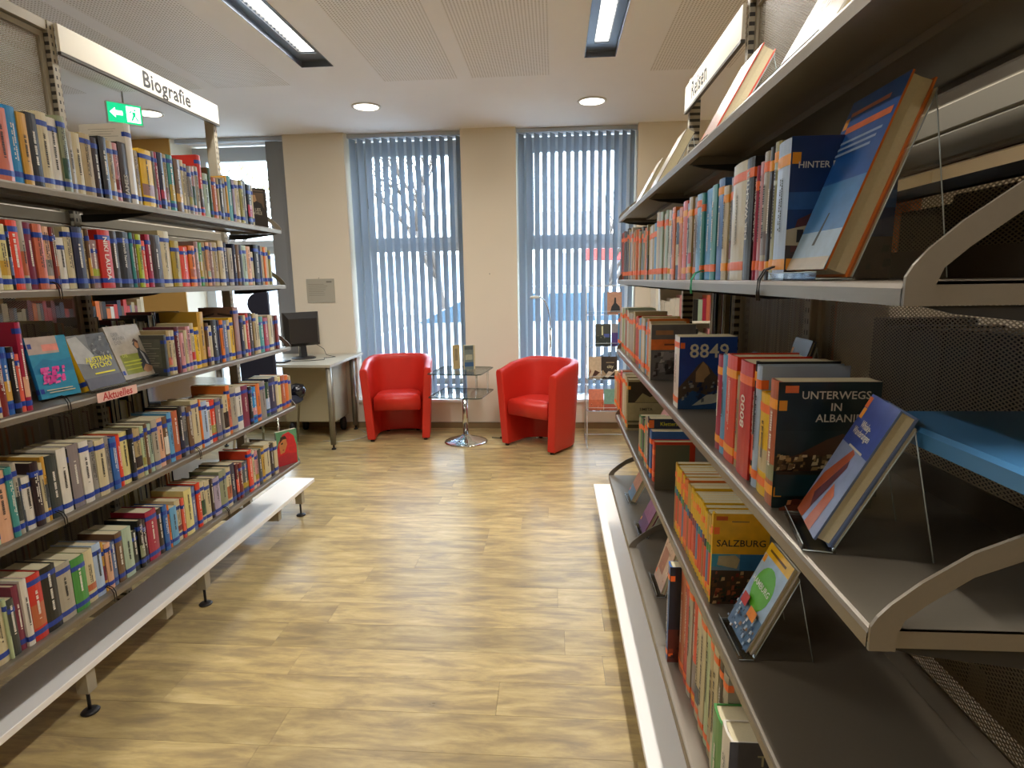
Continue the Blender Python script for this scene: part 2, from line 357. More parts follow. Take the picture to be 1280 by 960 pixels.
# ------------------------------------------------------------------ book racks
SH = [1.777, 1.479, 1.133, .79, .46]
def arm(mb, s, xf, xb, y, z, t=.004):
    """curved end arm: thin steel plate rising from the front corner to the back"""
    out = [(0, -.022), (0, .004), (.006, .015), (.018, .029), (.045, .053), (.09, .085), (.15, .112), (.22, .125), (abs(xf-xb), .128)]
    inn = [(abs(xf-xb), .095), (.2, .094), (.14, .08), (.092, .06), (.052, .03), (.032, .012), (.026, -.004), (.026, -.022)]
    mb.prism([(xf-s*a, z+b) for a, b in out+inn], 1, y-t/2, y+t/2)
    return mb
def shelf_bay(root, s, xf, xb, y0, y1, z, name='shelf', mi=M_steel):
    r = .006
    prof = [(xf-s*.012, z-.022), (xf-s*.0, z-.022), (xf, z-r), (xf-s*.002, z-.0015), (xf-s*r, z), (xb+s*.004, z), (xb+s*.004, z+.045), (xb, z+.045), (xb, z-.012), (xb+s*.006, z-.012), (xb+s*.006, z-.003), (xf-s*.004, z-.003), (xf-s*.004, z-.019), (xf-s*.012, z-.019)]
    mb = MB(); mb.loft([[(p[0], y, p[1]) for p in prof] for y in (y0+.001, y1-.001)], True, False, False)
    # caps (end flanges)
    for y in (y0+.001, y1-.003): mb.box(min(xf-s*.004, xb+s*.007), max(xf-s*.004, xb+s*.007), y, y+.002, z-.022, z-.003)
    # stiffening rib below
    xm = (xf+xb)/2; mb.box(xm-.02, xm+.02, y0+.01, y1-.01, z-.016, z-.0035)
    return mb.build(name, mi, root)
def rack(name, label, s, xf, xc, ys, ye, zt, sign, front5, base_x, back_mesh):
    root = empty(name, (xc, (ys[0]+ys[-1])/2, 0), label, 'bookshelf')
    xb = xc+s*.045
    for y in ys:
        MB().bbox(xc-.025, xc+.025, y-.016, y+.016, .1, zt, .002).build('post', M_slot, root)
        ft = MB(); ft.box(min(base_x-s*.04, xc-s*.2), max(base_x-s*.04, xc-s*.2), y-.02, y+.02, .085, .165); ft.build('base_beam', M_post, root)
    tb = MB()
    for i in range(len(ys)-1):
        if back_mesh[i]:
            a, b = ys[i]+.018, ys[i+1]-.018
            MB().box(xc-.0006, xc+.0006, a+.02, b-.02, .23, 1.62).build('mesh_panel', M_mesh, root)
            MB().box(xc-.0006, xc+.0006, a+.02, b-.02, 1.80, zt-.06).build('mesh_panel', M_mesh, root)
            fr = MB()
            for (p, q, c, d) in [(a, a+.018, .21, zt-.04), (b-.018, b, .21, zt-.04), (a+.018, b-.018, .21, .23), (a+.018, b-.018, zt-.06, zt-.04)]: fr.box(xc-.008, xc+.008, p, q, c, d)
            fr.build('panel_frame', M_post, root)
            tb.box(xc-.022, xc+.022, ys[i]+.017, ys[i+1]-.017, zt-.035, zt-.001)
    if tb.v: tb.build('top_rail', M_post, root)
    for i in range(len(ys)-1):
        a, b = ys[i]+.017, ys[i+1]-.017
        mb = MB(); mb.bbox(xc-.012, xc+.012, a, b, 1.672, 1.716, .003); mb.bbox(xc-.012, xc+.012, a, b, 1.718, 1.762, .003); mb.box(xc-.008, xc+.008, a, b, 1.67, 1.765)
        mb.build('cross_beam', M_post, root)
        if back_mesh[i]: MB().box(xc-.01, xc+.01, a, b, 1.622, 1.64).build('mesh_rail', M_steeld, root)
    a, b, txt, tpos, zlo, zhi, tsz = sign
    xs = xc+s*.027
    MB().bbox(min(xs, xs+s*.012), max(xs, xs+s*.012), a, b, zlo, zhi, .0015).build('sign_board', M_signw, root)
    MB().box(min(xs, xs+s*.014), max(xs, xs+s*.014), a, b, zlo-.012, zlo-.001).build('sign_rail', mat('sign_rail_metal', '#57534c', .4, .5), root)
    t = text(root, txt, (xs+s*.0125, tpos, (zlo+zhi)/2-.003), (0, s, 0), (0, 0, 1), tsz, M_ink, bold=.0022, space=1.06)
    for k, z in enumerate(SH):
        f = front5 if k == 4 else xf
        for i in range(len(ys)-1):
            sh = shelf_bay(root, s, f, xb, ys[i], ys[i+1], z)
            for y in (ys[i]+.004, ys[i+1]-.004):
                br = MB(); br.prism([(f-s*.02, z-.0225), (xb, z-.0225), (xb, z-.05), (xb+s*.08, z-.05), (f-s*.05, z-.030)], 1, y-.0015, y+.0015)
                br.build('bracket', M_steeld, sh)
        # curved arms at the ends
        for y in ([ys[0]-.003, ys[-1]+.003] + ([ys[-2]] if k == 4 and s < 0 else [])):
            arm(MB(), s, f, xb, y, z).build('end_arm', M_steel, root)
        # shelves of the far side
        xr = 2*xc-f; 
        for i in range(len(ys)-1): shelf_bay(root, -s, xr, 2*xc-xb, ys[i], ys[i+1], z-.0)
    bw = MB(); xo = base_x; xi = xc+s*.03
    bw.bbox(min(xo, xi), max(xo, xi), ys[0]-.02, ye, .175, .2, .002)
    o = bw.build('base_board', M_white, root); o['label'] = 'white bottom board'
    return root
RL = rack('book_rack', 'long grey steel book rack on the left side of the aisle', 1, -1.497, -1.84, [.13, 1.16, 2.187, 3.2155], 3.648, 2.43,
     (2.2, 3.235, 'Biografie', 2.815, 2.335, 2.43, .092), -1.497, -1.607, [True, True, False])
RR = rack('book_rack', 'long grey steel book rack on the right side of the aisle', -1, .316, .66, [.565, 1.53, 2.15, 3.0], 3.588, 2.40,
     (2.165, 3.03, 'Reisen', 2.76, 2.262, 2.37, .10), .285, .245, [True, True, False])
# board feet
def foot(root, x, y):
    m = MB(); m.box(x-.022, x+.022, y-.02, y+.02, .085, .174); m.build('leg_bracket', M_post, root)
    m = MB(); m.cyl((x, y), .006, .012, .085, 10); m.lathe((x, y, 0), [(.028, .0005), (.03, .004), (.024, .01), (.008, .014)], 18); m.build('foot', M_black, root)
for y in (.65, 1.73, 2.43, 3.49): foot(RL, -1.645, y)
for y in (.9, 1.9, 2.6, 3.45):
    foot(RR, .31, y); foot(RR, 1.0, y)
for y in (.65, 1.73, 2.43, 3.49): foot(RL, -2.05, y)
# blue-grey steel plate in the right rack, blue reflection put into its colour
bp = MB(); bp.loft([[(x, y, z) for (x, z) in [(.441, 1.279), (.440, 1.297), (.445, 1.302), (.632, 1.302), (.632, 1.298), (.448, 1.298), (.445, 1.279)]] for y in (.545, .815)], True, True, True)
o = bp.build('pull_out_tray', mat('blue_reflection_steel', '#4a86b8', .35, .2), RR); o['label'] = 'steel tray with blue reflection in its colour between second and third shelf'

# ------------------------------------------------------------------ books
COLS = dict(palegreen='#b9c79a', salmon='#c96a4e', azure='#1686c0', ochre='#cf9c3c', black='#141416', cream='#cbbd95', white='#d9d2c4', sage='#8a9070', greige='#a89f8c', tan='#b09a6c',
 maroonblack='#2c1a1e', pink='#cf8f90', darkbrown='#33251f', yellow='#e6b812', gray='#8d8880', crimson='#a3203f', navy='#1e2440', teal='#3f8f8a', brown='#6d5138', rose='#c08d84', red='#c42a20',
 mint='#a5b8a0', darkgreen='#1f4a2c', terracotta='#b5603a', lilac='#a79ab0', olive='#9b9450', slate='#4a5258', paleyellow='#d8cb84', redorange='#dd3f1e', plum='#7d2d45', peach='#dca784', darkred='#7a2420',
 mauve='#9b7a76', lime='#a5b42c', coral='#e4614c', mustard='#a98f22', orange='#dd7426', green='#3f8a3c', beige='#c3b38c', blue='#2d63a8', maroon='#5c1d2c', gold='#c69c38', slateblue='#6478a0',
 brownpink='#94685a', mauvegray='#857a78', darkslate='#343b38', lightblue='#5f9fc8', bluewhite='#a9bdd6')
NAMES = dict(palegreen='pale green', azure='bright blue', maroonblack='blackish maroon', redorange='red-orange', greige='grey-beige', paleyellow='pale yellow', darkbrown='dark brown', darkgreen='dark green',
 darkred='dark red', brownpink='pinkish brown', mauvegray='mauve-grey', darkslate='dark slate', lightblue='light blue', bluewhite='bluish white', slateblue='slate blue', gray='grey')
def cname(k): return NAMES.get(k, k)
for k in list(COLS): mat('cover_'+k, COLS[k], .38, noise=.10, nscale=25, coat=.25)
def unit(name, fn):
    mb = MB(); fn(mb); o = mb.build(name, M_ink); me = o.data; bpy.data.objects.remove(o); me.materials.clear(); me.materials.append(M_ink); return me
def label_fn(mb):
    ys = [-.5, -.25, 0, .25, .5]; pts = [(-.014, -.5)]+[(.0007-.003*(2*y)**2, y) for y in ys]+[(-.014, .5)]
    mb.loft([[(x, y, z) for x, y in pts] for z in (0, 1)], False)
LAB = unit('spine_label', label_fn)
def title_fn(rows, r):
    def f(mb):
        for k in range(rows):
            yc = (k-(rows-1)/2)*.75/rows*1.1; hh = .26/rows; z = r.uniform(0, .1)
            while z < 1:
                w = r.uniform(.02, .045)
                if r.random() > .14: mb.add([(.0004, yc-hh*r.uniform(.7, 1), z), (.0004, yc+hh*r.uniform(.7, 1), z), (.0004, yc+hh*.9, min(1, z+w)), (.0004, yc-hh*.9, min(1, z+w))], [(0, 1, 2, 3)])
                z += w+.012
    return f
TIT = [unit('title_print', title_fn(1+(i % 3 == 2), random.Random(i))) for i in range(9)]
PAN = unit('spine_panel', lambda mb: mb.loft([[(.0003-.003*(2*y)**2, y, z) for y in (-.5, -.25, 0, .25, .5)] for z in (0, 1)], False))
def variants(me, mats):
    out = {}
    for m in mats:
        c = me.copy(); c.materials.clear(); c.materials.append(m); out[m.name] = c
    return out
LABV = variants(LAB, [M_blue, M_orange, M_amber])
TITV = [variants(t, [M_ink, M_inkl]) for t in TIT]
PANV = variants(PAN, [MATS['cover_'+k] for k in COLS])
LIGHTC = {'palegreen','ochre','cream','white','sage','greige','tan','pink','yellow','gray','rose','mint','lilac','olive','paleyellow','peach','lime','beige','gold','bluewhite','mustard','lightblue','orange','salmon'}
def book_mesh(t, h, d, m, soft=False):
    """cover: rounded spine and two boards; spine faces +x, front cover +y"""
    bt = .0012 if soft else .0025; g = 0 if soft else .003
    mb = MB(); n = [-1, -.5, 0, .5, 1]
    outer = [(-d, -t/2)]+[(-.003*y*y, y*t/2) for y in n]+[(-d, t/2)]
    inner = [(-d, t/2-bt)]+[(-.0045-.003*y*y if abs(y) < 1 else -.0075, y*(t/2-bt)) for y in n[::-1]]+[(-d, -t/2+bt)]
    ring = outer+inner; N = len(ring)
    o = len(mb.v)
    mb.loft([[(x, y, 0) for x, y in ring], [(x, y, h) for x, y in ring]], True, False, False)
    k = len(outer)
    for z0, flip in ((0, True), (N, False)):      # end strips between outer and inner outline
        for i in range(k-1):
            q = [o+z0+i, o+z0+i+1, o+z0+N-2-i, o+z0+N-1-i]
            mb.f.append(q[::-1] if flip else q); mb.m.append(0); mb.sm.append(False)
    pb = MB(); a = t/2-bt-.0002
    pb.add([(-d+g, -a, g), (-d+g+.0015, 0, g), (-d+g, a, g), (-.0065, a, g), (-.0065, -a, g), (-d+g, -a, h-g), (-d+g+.0015, 0, h-g), (-d+g, a, h-g), (-.0065, a, h-g), (-.0065, -a, h-g)],
           [(4, 3, 2, 1, 0), (5, 6, 7, 8, 9), (0, 1, 6, 5), (1, 2, 7, 6), (2, 3, 8, 7), (3, 4, 9, 8), (4, 0, 5, 9)])
    return mb, pb
def book(mtx, t, h, d, ckey, label, side='L', group=None, title=True, plain=False, labels=True, soft=None, extra=None, lr=None):
    r = lr or rnd
    if soft is None: soft = r.random() < .35
    root = bpy.data.objects.new('book', None); root.empty_display_size = .03; COL.objects.link(root)
    root.matrix_world = mtx; OFF[root.name] = Vector(); tag(root, label, 'book', group)
    cm_ = MATS['cover_'+ckey]
    mb, pb = book_mesh(t, h, d, cm_, soft)
    mb.build('cover', cm_, root); pb.build('page_block', M_page, root)
    if labels:
        lm = 'label_blue' if side == 'L' else ('label_orange' if r.random() < .6 else 'label_amber')
        lh = min(.0155, h*.085)
        zs = ([.014+r.uniform(0, .004)] if r.random() < (.95 if side == 'L' else .8) else []) + ([h-.03-r.uniform(0, .016)] if r.random() < .8 else [])
        for z in zs: inst('spine_label', LABV[lm], root, loc=(0, 0, z), scale=(1, t+.0012, lh))
    if title:
        if r.random() < .28:
            k = r.choice(list(COLS)); inst('spine_panel', PANV['cover_'+k], root, loc=(.0001, 0, .04), scale=(1, t*.99, h*r.uniform(.12, .4)))
        ink = 'ink_dark' if ckey in LIGHTC else 'ink_light'
        a = .06; L = h*r.uniform(.35, .6)
        inst('title_print', r.choice(TITV)[ink], root, loc=(.0006, 0, a+r.uniform(0, max(.001, h-.11-L))), scale=(1, min(t*.55, .016), L))
    if extra: extra(root, t, h, d)
    return root
RNGS = ['', '']
ORD = lambda n: str(n)+('th' if 10 < n % 100 < 14 else {1: 'st', 2: 'nd', 3: 'rd'}.get(n % 10, 'th'))
SHN = {'1': 'top', '2': 'second', '3': 'third', '4': 'fourth', '5': 'bottom'}
T_L = Matrix.Identity(4); T_R = Matrix.Rotation(PI, 4, 'Z')
def spine_text(s, size, col, down=True, bold=.0006, dz=0, dy=0):
    def f(root, t, h, d):
        m = mat('print_'+col, col, .5)
        xd, yd = ((0, 0, -1), (0, 1, 0)) if down else ((0, 0, 1), (0, -1, 0))
        text(root, s, (.0009, dy, h*.52+dz), xd, yd, size, m, bold=bold, name='title', off=(0, 0, 0))
    return f
# --- cover art: flat print laid on the front cover (u right from the spine, v up; 0..1)
def art(root, t, h, d, items, side=1):
    k = 0; polys = {}
    for it in items:
        k += 1; e = side*(t/2+.0003+.00012*k)
        if it[0] == 'p':
            c = it[2]; pts = [(-u*d if side > 0 else -(1-u)*d, e, v*h) for u, v in it[1]]
            mb = polys.setdefault('art', [MB(), []])
            if c not in mb[1]: mb[1].append(c)
            n = len(pts); mb[0].add(pts, [tuple(range(n)) if side > 0 else tuple(range(n))[::-1]], mb[1].index(c))
        else:
            _, s, u, v, sz, c = it[:6]; al = it[6] if len(it) > 6 else 'CENTER'; sx = it[7] if len(it) > 7 else 1
            x = -u*d if side > 0 else -(1-u)*d
            text(root, s, (x, e+side*.0003, v*h), (-side, 0, 0), (0, 0, 1), sz, mat('print_'+c, c, .5), al, bold=sz*.012, name='cover_lettering', sx=sx, off=(0, 0, 0))
    if 'art' in polys:
        mb, cs = polys['art']; o = mb.build('cover_print', [mat('print_'+c, c, .35, noise=.25, nscale=45, coat=.3) for c in cs], root); 
def rect(u0, u1, v0, v1, c): return ('p', [(u0, v0), (u1, v0), (u1, v1), (u0, v1)], c)
def hill(pts, c, base=0): return ('p', [(pts[0][0], base)]+pts+[(pts[-1][0], base)], c)
def blobs(u0, u1, v0, v1, cols, n, r, smin=.03, smax=.09):
    out = []
    for i in range(n):
        u = r.uniform(u0, u1-smin); v = r.uniform(v0, v1-smin); w = r.uniform(smin, smax); q = r.uniform(smin, smax)*.7
        u2, v2 = min(u+w, u1), min(v+q, v1)
        out.append(('p', [(u, v), (u2, v+(v2-v)*.2), (u2*.97+u*.03, v2), (u+(u2-u)*.2, v2*.95+v*.05)], r.choice(cols)))
    return out
def frontart(items, side=1): return lambda root, t, h, d: art(root, t, h, d, items, side)
def chain(*fs):
    def f(root, t, h, d):
        for g in fs: g(root, t, h, d)
    return f
ar = random.Random(5)
SPECIAL = {}
MOUNT = [rect(.0, 1, 0, 1, '#17418f'), ('t', '8849', .52, .80, .052, '#d8d3bd'),
  hill([(0, .30), (.2, .48), (.34, .62), (.42, .67), (.52, .60), (.62, .5), (.8, .38), (1, .3)], '#4b4137', .05), hill([(.3, .52), (.42, .665), (.5, .6), (.55, .5), (.45, .42)], '#9c7f58', .38),
  hill([(0, .12), (.25, .26), (.5, .2), (.75, .32), (1, .2)], '#1e4a78', 0), ('p', [(.25, .05), (.5, .2), (.8, .24), (.95, .16), (.6, .08)], '#b7bcae')]+blobs(.05, .95, .05, .4, ['#2a3550', '#5d6a72', '#1c2c4a', '#8c8f86'], 40, ar)+[('t', 'die Welt von oben', .5, .95, .008, '#8aa0c8')][:0]
ALBANIA = [rect(0, 1, 0, 1, '#24373a'), rect(0, 1, .62, .995, '#1c3033'), hill([(0, .36), (.25, .44), (.5, .55), (.66, .60), (.8, .54), (1, .46)], '#5c3e2e', .3), rect(0, 1, .31, .42, '#4a3d2c')]+\
  blobs(0, .98, .31, .44, ['#c9b183', '#a98c5c', '#e0cfa4', '#6b5636', '#8c744c'], 90, ar, .02, .07)+[rect(0, 1, .12, .31, '#123a44'), rect(0, 1, .29, .315, '#2d2a20'), hill([(.05, .02), (.3, .1), (.42, .17), (.55, .11), (.85, .03)], '#8a4a32', 0)]+\
  blobs(.1, .9, 0, .1, ['#b5613c', '#6b2f20', '#d08a5c'], 22, ar)+[rect(.03, .16, .93, .985, '#ff7430'), ('t', 'UNTERWEGS', .52, .91, .0165, '#d9d6c8'), ('t', 'IN', .53, .82, .0165, '#d9d6c8'), ('t', 'ALBANIEN', .60, .735, .0165, '#d9d6c8')]
SALZ = [rect(0, 1, 0, 1, '#e6ad1c'), rect(0, 1, 0, .56, '#6a8aa2'), rect(0, .45, .42, .56, '#3f97b8'), rect(.5, 1, .38, .56, '#2c6a9a'), ('p', [(.1, .44), (.45, .4), (.5, .5), (.42, .55), (.12, .54)], '#b0a27c'),
  rect(0, 1, 0, .38, '#4b3a2a'), rect(.05, .25, .93, .975, '#d4601c')]+blobs(0, 1, 0, .38, ['#6b4a2c', '#a3593a', '#2f3d2c', '#c4a070', '#1f2420', '#7a2e24'], 80, ar)+[('t', 'SALZBURG', .48, .70, .021, '#2b2418'), ('t', 'TIAMTC', .3, .49, .010, '#6a3f2a')][:-1]+[rect(.3, .6, .93, .945, '#8a6a2a')]
HAMB = [rect(0, 1, 0, 1, '#a8c4dd'), rect(0, 1, .87, 1, '#efb61a'), rect(.12, .8, .92, .945, '#6a4a1a'), ('p', [(.5+.36*math.cos(a*.35), .57+.24*math.sin(a*.35)) for a in range(18)], '#5fb62a'), rect(0, 1, 0, .34, '#5b7da0')]+\
  blobs(0, 1, 0, .34, ['#9db7cf', '#2f4a66', '#8a6a4a', '#d8dde0', '#3a5c7a'], 50, ar)+[rect(.15, .4, .3, .42, '#c8302a'), rect(.55, .85, .27, .38, '#ef8a1c'), ('t', 'HAMBURG', .52, .60, .017, '#f2f2e8')]
HINTER = [rect(0, 1, 0, 1, '#16366e'), rect(0, 1, 0, .30, '#3a2a26'), ('p', [(.05, .3), (.1, .43), (.3, .5), (.42, .42), (.42, .26), (.05, .2)], '#5a2a24'), ('p', [(0, .25), (.35, .24), (.4, .36), (.2, .39), (0, .36)], '#b9ac90'), rect(.1, .16, .27, .36, '#2a1f1a'), rect(0, 1, .50, .62, '#2b5a9a')]+\
  blobs(0, 1, 0, .24, ['#201818', '#4a3a30', '#15100e'], 30, ar)+[('t', 'HINTER DEN', .06, .80, .0125, '#d9d9d4', 'LEFT'), ('t', 'R', .40, .72, .028, '#d9d9d4', 'LEFT')]
BLUEB = [rect(0, 1, 0, 1, '#1d5aa8'), rect(0, 1, 0, .5, '#4d8cc8'), rect(0, 1, 0, .22, '#a8c6de'), ('p', [(.5, .14), (.56, .14), (.6, .32), (.57, .32)], '#2a2f38'), rect(.12, .95, .80, .84, '#e2703a'), rect(.1, .8, .90, .925, '#c87a5a'),
  rect(.1, .9, .735, .75, '#9db8d8'), rect(.1, .85, .70, .715, '#9db8d8'), rect(.1, .8, .665, .68, '#9db8d8'), rect(0, 1, 0, .07, '#c9bda8')]
WHISKY = [rect(0, 1, 0, 1, '#3f55a8'), rect(0, 1, 0, .62, '#8f9ec4'), rect(0, .12, .9, .98, '#ff7430'), ('p', [(.1, .35), (.5, .62), (.62, .6), (.3, 0), (0, 0), (0, .1)], '#a8502a'), ('p', [(.45, 0), (.75, 0), (.8, .3), (.6, .36)], '#c8642c'),
  ('p', [(.2, .2), (.6, .55), (.66, .5), (.35, .1)], '#5a2430'), ('t', 'Whisky-\nWanderungen', .45, .76, .0145, '#e8e2cc', 'CENTER', .8), rect(.3, .8, .62, .635, '#dcd6c4')]
PSY = [rect(0, 1, 0, 1, '#6a6964'), ('p', [(0, .95), (.25, .98), (.5, .6), (.3, .45), (0, .5)], '#a9a79e'), ('p', [(.5, 1), (1, 1), (1, .55), (.7, .5), (.45, .75)], '#4a4a48')]+blobs(.45, 1, .5, .95, ['#57564f', '#3c3c3a', '#7f7d74'], 30, ar)+\
  [rect(0, 1, 0, .2, '#55525a'), ('t', 'AUSTRIAN\nPSYCHO', .55, .46, .026, '#e6dc1a', 'CENTER', .95), rect(.3, .85, .25, .275, '#e6dc1a')]
MANN = [rect(0, 1, 0, 1, '#b3aa9a'), rect(.12, .7, .08, .45, '#8c9440'), ('p', [(.62, .62), (.72, .7), (.8, .64), (.78, .5), (.9, .42), (.98, .1), (.6, .1), (.66, .42), (.7, .5)], '#3f4348'), ('p', [(.66, .6), (.72, .68), (.79, .62), (.77, .54), (.7, .53)], '#b8845c'), ('p', [(.62, .66), (.72, .73), (.81, .67), (.79, .63), (.7, .68)], '#4a2a1c'),
  ('p', [(.62, .12), (.75, .22), (.95, .15), (.85, .06), (.7, .06)], '#b88a68'), ('p', [(.75, .5), (.82, .42), (.86, .2), (.8, .22)], '#c4c8cc'), ('t', 'DER\nMANN\nDER', .12, .76, .020, '#8d8a84', 'LEFT'), ('t', 'DIE', .18, .43, .018, '#c9cf6a', 'LEFT'), rect(.15, .68, .30, .325, '#c4c84a'), rect(.15, .66, .24, .26, '#c4c84a'), rect(.15, .6, .16, .18, '#c4c84a')]
PINKB = [rect(0, 1, 0, 1, '#2a8fb0'), rect(0, .75, .72, 1, '#b9a79c'), rect(.35, .75, .76, .87, '#e89080'), hill([(0, .5), (.3, .64), (.6, .58), (1, .62)], '#1f7fa8', .4)]+blobs(.1, .75, .2, .5, ['#e455a4', '#d83f96', '#ef6fb4'], 40, ar, .05, .14)+[rect(.15, .8, .12, .135, '#c9c9a0'), rect(.2, .85, .08, .095, '#c9c9a0')]
MINE = [rect(0, 1, 0, 1, '#2a211b'), ('p', [(.2, .5), (.3, .64), (.45, .66), (.5, .78), (.62, .78), (.64, .66), (.78, .62), (.88, .5)], '#14110f'), ('p', [(.46, .7), (.5, .82), (.6, .82), (.64, .7), (.55, .64)], '#b08a62'), rect(.15, .9, .52, .86, '#4c3a2b')][:1]+[rect(.12, .9, .5, .88, '#5a4633'), ('p', [(.2, .45), (.28, .6), (.45, .66), (.66, .66), (.82, .6), (.88, .45)], '#15120f'), ('p', [(.46, .68), (.5, .82), (.6, .82), (.64, .68), (.55, .63)], '#b08a62'),
  ('t', 'MINE LIES\nBET WHILE', .5, .40, .022, '#b9b09c', 'CENTER', .8), rect(.1, .9, .92, .94, '#6a5d4c')]
GIRL = [rect(0, 1, 0, 1, '#5f9a72'), ('p', [(.0, .0), (.95, 0), (.95, .5), (.85, .8), (.6, .95), (.3, .9), (.1, .7), (0, .5)], '#d0242e'), ('p', [(.15, .35), (.1, .62), (.22, .8), (.45, .82), (.5, .6), (.35, .38)], '#c9824c'), ('p', [(.12, .66), (.2, .84), (.42, .86), (.5, .76), (.3, .76)], '#2e1c18'), ('p', [(.2, .66), (.3, .68), (.3, .63), (.2, .62)], '#2a1a16'), ('p', [(.22, .46), (.34, .47), (.3, .43)], '#8f3830'),
  ('p', [(0, 0), (.9, 0), (.95, .28), (.5, .34), (0, .28)], '#b81e34')]
EYES = [rect(0, 1, 0, 1, '#7a5b4a'), ('p', [(.1, .84), (.45, .9), (.45, .86), (.12, .8)], '#3a2a24'), ('p', [(.55, .9), (.95, .86), (.95, .82), (.55, .86)], '#3a2a24'), ('p', [(.2, .78), (.42, .8), (.42, .77), (.22, .76)], '#e0d4c4'), ('p', [(.6, .8), (.85, .79), (.85, .76), (.6, .77)], '#e0d4c4')]
BACKT = [rect(0, 1, 0, 1, '#4a4c46'), rect(.12, .88, .2, .9, '#5f6056')]+[rect(.18, .5+.35*ar.random(), .25+.06*i, .265+.06*i, '#9a978a') for i in range(10)]
PAPERT = [rect(.2, .8, .93, .935, '#8f8a7c'), rect(.25, .75, .90, .905, '#8f8a7c'), rect(.2, .7, .87, .875, '#8f8a7c'), rect(.3, .85, .84, .845, '#8f8a7c'), rect(.2, .6, .81, .815, '#8f8a7c')]
SOUL = [rect(0, 1, 0, 1, '#6a6664'), rect(0, 1, .55, .74, '#e8752a'), rect(.3, .9, .63, .66, '#7a3a1a'), rect(.1, .5, .82, .9, '#a87850')]+blobs(0, 1, .05, .52, ['#3a3230', '#8f8a88', '#b5b0a8', '#241e1c', '#5a4a44'], 50, ar, .05, .2)
EXN = [rect(0, 1, 0, 1, '#8a8258'), rect(0, 1, 0, .45, '#4a5240'), ('t', 'Ex\nn', .3, .82, .022, '#a8503a', 'LEFT')]+blobs(0, 1, 0, .5, ['#3a4038', '#6a6a52', '#2c2c28'], 20, ar)
SIM = [rect(0, 1, 0, 1, '#b7ab84'), rect(.02, .98, .55, .96, '#3a3024'), ('p', [(.2, .56), (.4, .74), (.6, .66), (.8, .72), (.9, .56)], '#a59870'), rect(.02, .98, .05, .12, '#5a5436'), rect(.02, .98, .16, .2, '#6a6442'), ('t', 'SIMETA', .5, .42, .018, '#2a261c')]
TOS = [rect(0, 1, 0, 1, '#4b4a50'), ('t', 'TOS', .45, .84, .030, '#a09a7c')]
KLET = [rect(0, 1, 0, 1, '#2b2f44'), rect(0, 1, .82, 1, '#27304a'), ('t', 'Kletterst', .5, .91, .019, '#d8cf3a'), rect(0, .12, .84, .98, '#ff7430')]
AXN = {'C': EXN, 'H': HINTER, 'S': SOUL, 'E': MOUNT, 'U': ALBANIA, 'M': SIM, 'K': KLET, 'O': TOS}
DETAIL = {   # (row, index) -> (visible description, extra builder)
 ('L2', 16): ('red book with large white capitals down its thick spine', spine_text('NIKI LAUDA', .026, '#e8dcd0')),
 ('L2', 18): ('thick black book with white lettering on its spine', spine_text('heinrich harrer', .017, '#d8d4c4', bold=.0003, dz=.02)),
 ('L1', 15): ('dark brown book with grey capitals down the spine', spine_text('JAMES', .026, '#b8b09c', False, dz=-.045)),
 ('L1', 2): ('bright blue book with pale lettering at the near end', spine_text('PETER MAFFAY', .014, '#9fd0e0')) if False else None,
 ('L5', 7): ('thick black book with orange and white spine lettering', None),
 ('L1', 18): ('yellow book with brown foot, thickest of the top shelf', None),
 ('L5', 20): ('thick crimson book towering over its neighbours', None),
 ('L1', 16): ('tall white book with printed back rising above its row', frontart(PAPERT, -1)),
 ('L3b', 0): ('dark slate book with a printed back facing the aisle', frontart(BACKT, -1)),
 ('L3b', 18): ('tall pinkish-brown book with a pair of eyes on its side', frontart(EYES, -1)),
}
DETAIL = {k: v for k, v in DETAIL.items() if v}
SPX = {'W': spine_text('DER WACHTER', .0165, '#d8d4c8', False, dz=.02), 'N': spine_text('WEISSE NAECHTE', .011, '#8f8464', False), '8': spine_text('8000', .030, '#e4dccb', False, dz=.01)}
RDESC = {'W': 'black book with white capitals DER WACHTER on its spine', 'N': 'thick cream book left of the black one lettered DER WACHTER', '8': 'red book with large white number 8000 on its spine', 'C': 'olive photo-cover book reading Ex at far right end', 'H': 'glossy blue-white book titled HINTER DEN with a hut photo', 'S': 'grey book with an orange band across its front', 'E': 'blue book with mountain photo and number 8849',
 'U': 'UNTERWEGS IN ALBANIEN travel book with a harbour town photo', 'M': 'cream book titled SIMETA with a dark photo', 'K': 'dark book with yellow Kletterst lettering behind the steel bookend', 'O': 'dark grey book lettered TOS, nearest on the bottom shelf',
 'B': 'tall blue book with dark front on the bottom shelf', 'G': 'bright green book on the bottom right shelf'}
CAND = []
def row_books(key, L, idx0, total):
    left = key[0] == 'L'
    for i, (y, t, h, c, fl) in enumerate(L):
        CAND.append((t*h*(1.5 if left else .32)/y**3 if not fl else 9, key, i, y, t, h, c))
KEEP = set()
